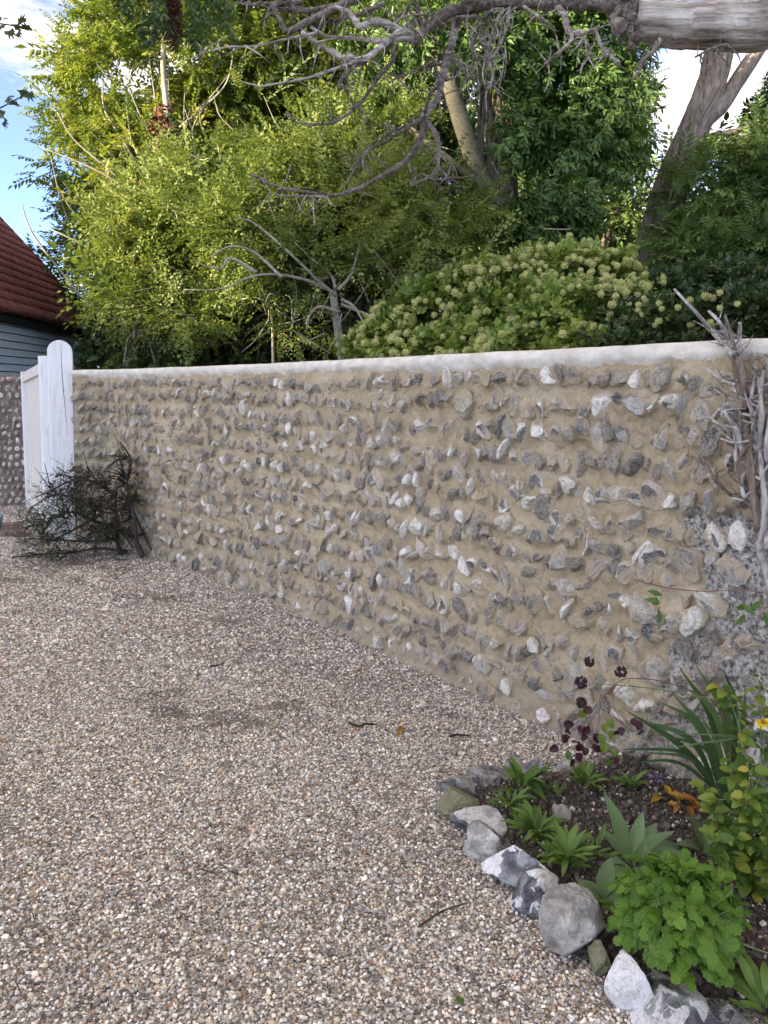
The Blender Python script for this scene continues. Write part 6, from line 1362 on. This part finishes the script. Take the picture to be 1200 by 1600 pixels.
# ------------------------------------------------------------------ small things on the drive
def brickmesh(lab, pos, rz, dims, mat, cat, name):
    V, F4, F3 = chbox(-dims[0]/2, dims[0]/2, -dims[1]/2, dims[1]/2, 0, dims[2], 0.008); V = V+0.006*fbm(V*30, 2, 7)[:, None]
    mb = MB(); mb.add(V, F4); mb.n = 0; mb.add(V, F3); mb.V = [V]; o = mb.build(name, mat, loc=pos); o.rotation_euler = (0, 0, rz); return tag(o, lab, cat)
g = G(22, 838); brickmesh('worn reddish brick lying at the left edge near the gate', (g[0], g[1], 0.0), 0.3, (0.22, 0.105, 0.07), BRICK, 'brick', 'brick')
g2 = g+np.array([-0.02, 0.02, 0.071]); brickmesh('second worn brick stacked on the one by the gate', tuple(g2), 0.45, (0.2, 0.1, 0.065), BRICK, 'brick', 'brick')
g = G(-15, 838); t = thing('planter', 'slate-blue glazed pot cut off by the left edge', 'planter', g)
pr = [(0.085, 0.0), (0.105, 0.08), (0.118, 0.17), (0.128, 0.185), (0.128, 0.205), (0.112, 0.205), (0.10, 0.15), (0.0, 0.14)]; n_ = 20; V = []; F = []
for k in range(n_):
    a = 2*math.pi*k/n_
    for (R_, z) in pr: V.append((R_*math.cos(a), R_*math.sin(a), z))
m_ = len(pr)
for k in range(n_):
    for j in range(m_-2): F.append((k*m_+j, ((k+1) % n_)*m_+j, ((k+1) % n_)*m_+j+1, k*m_+j+1))
mk('pot', np.array(V), None, np.array(F), BLUEP, t, smooth=True); MB().add(np.array([[0.10*math.cos(a), 0.10*math.sin(a), 0.15] for a in np.linspace(0, 6.283, 21)[:-1]]+[[0, 0, 0.152]]), np.array([[k, (k+1) % 20, 20] for k in range(20)])).build('compost', SOIL, t)
def pebble(px, py, w, tone, lab, seed, name='loose_stone'):
    g = G(px, py); s_ = M(w, g[1]); V, F, co = rock(s_, s_*0.8, s_*0.5, seed, 'angular'); o = mk(name, V, F, None, STONE, pattr={'core': co*0.2, 'tone': np.full(len(V), tone), 'lichen': np.zeros(len(V))}, loc=(g[0], g[1], s_*0.14)); tag(o, lab, 'stone')
pebble(56, 862, 24, 0.85, 'loose white flint lying on the gravel left of the fallen bush', 91)
def twig_on_gravel(lab, pts_, r0, mat):
    Q = [G(x, y)+np.array([0, 0, 0.012+r0]) for x, y in pts_]; t = thing('fallen_twig', lab, 'twig', Q[0]); stem(t, Q, r0, r0*0.6, mat); return t, Q
twig_on_gravel('dark broken twig on the gravel near the middle of the drive', [(545, 1135), (560, 1141), (572, 1137), (588, 1138)], 0.006, DARKTWIG)
twig_on_gravel('dark flat twig on the gravel towards the wall', [(703, 1157), (715, 1154), (735, 1156)], 0.006, DARKTWIG)
twig_on_gravel('short dark twig far out on the gravel', [(328, 1047), (345, 1044)], 0.007, DARKTWIG)
twig_on_gravel('pale grey stick lying on the gravel in the foreground', [(548, 1424), (570, 1430), (598, 1434)], 0.004, VINEW)
twig_on_gravel('thin dark twig on the gravel beside the edging', [(655, 1455), (690, 1432), (730, 1418)], 0.003, DARKTWIG)
g = G(622, 1150); t = thing('dry_leaf', 'curled dry brown leaf on the gravel near the dark twig', 'leaf', g)
put(om[1], t, g+np.array([0, 0, 0.02]), (0.6, 0.5, 0.4), (0.2, -0.6, 1), 0.9, 'blade'); put(om[2], t, g+np.array([0.01, 0, 0.015]), (-0.3, -0.8, 0.3), (0.5, -0.3, 1), 0.6, 'blade')
g = G(717, 1578); t = thing('green_leaf', 'small fallen pale green leaf on the foreground gravel', 'leaf', g)
put(YL[1], t, g+np.array([0, 0, 0.014]), (0.3, 0.9, 0.15), (0.1, -0.3, 1), 0.55, 'blade')
g = G(407, 1060); t = thing('green_leaf', 'tiny dark green leaf on the gravel in the middle distance', 'leaf', g)
put(SL[0], t, g+np.array([0, 0, 0.016]), (0.3, 0.5, 0.5), (0.1, -0.5, 1), 0.6, 'blade')

r = rng_(371); n = 420; px_ = r.uniform(-60, 1000, n); py_ = 880+700*r.random(n)**1.6; mb = MB()
for k in range(n):
    g = G(px_[k], py_[k]); p2 = g[None, :2]
    kk = np.argmin(((p2-WL)**2).sum(1))
    if inpoly(p2, BED)[0] or (g[:2]-WL[kk])@wnor(WS[kk:kk+1])[0] < 0.03: continue
    a = r.uniform(0, 6.283); L = r.uniform(0.012, 0.05)*(1.6 if r.random() < 0.1 else 1); d = np.array([math.cos(a), math.sin(a), r.normal(0, 0.12)]); z = float(drive_z(g[:1], g[1:2])[0])+0.010
    c = np.array([g[0], g[1], z]); v, f = tube([c-d*L/2, c+r.normal(0, 0.004, 3)*np.array([1, 1, 0.3]), c+d*L/2], [0.0012, 0.0016, 0.0008], 4, 5, 0.2, k); mb.add(v, f)
tag(mb.build('gravel_litter', DARKTWIG), 'tiny dark twigs and dry bits littering the gravel', 'litter', kind='stuff')
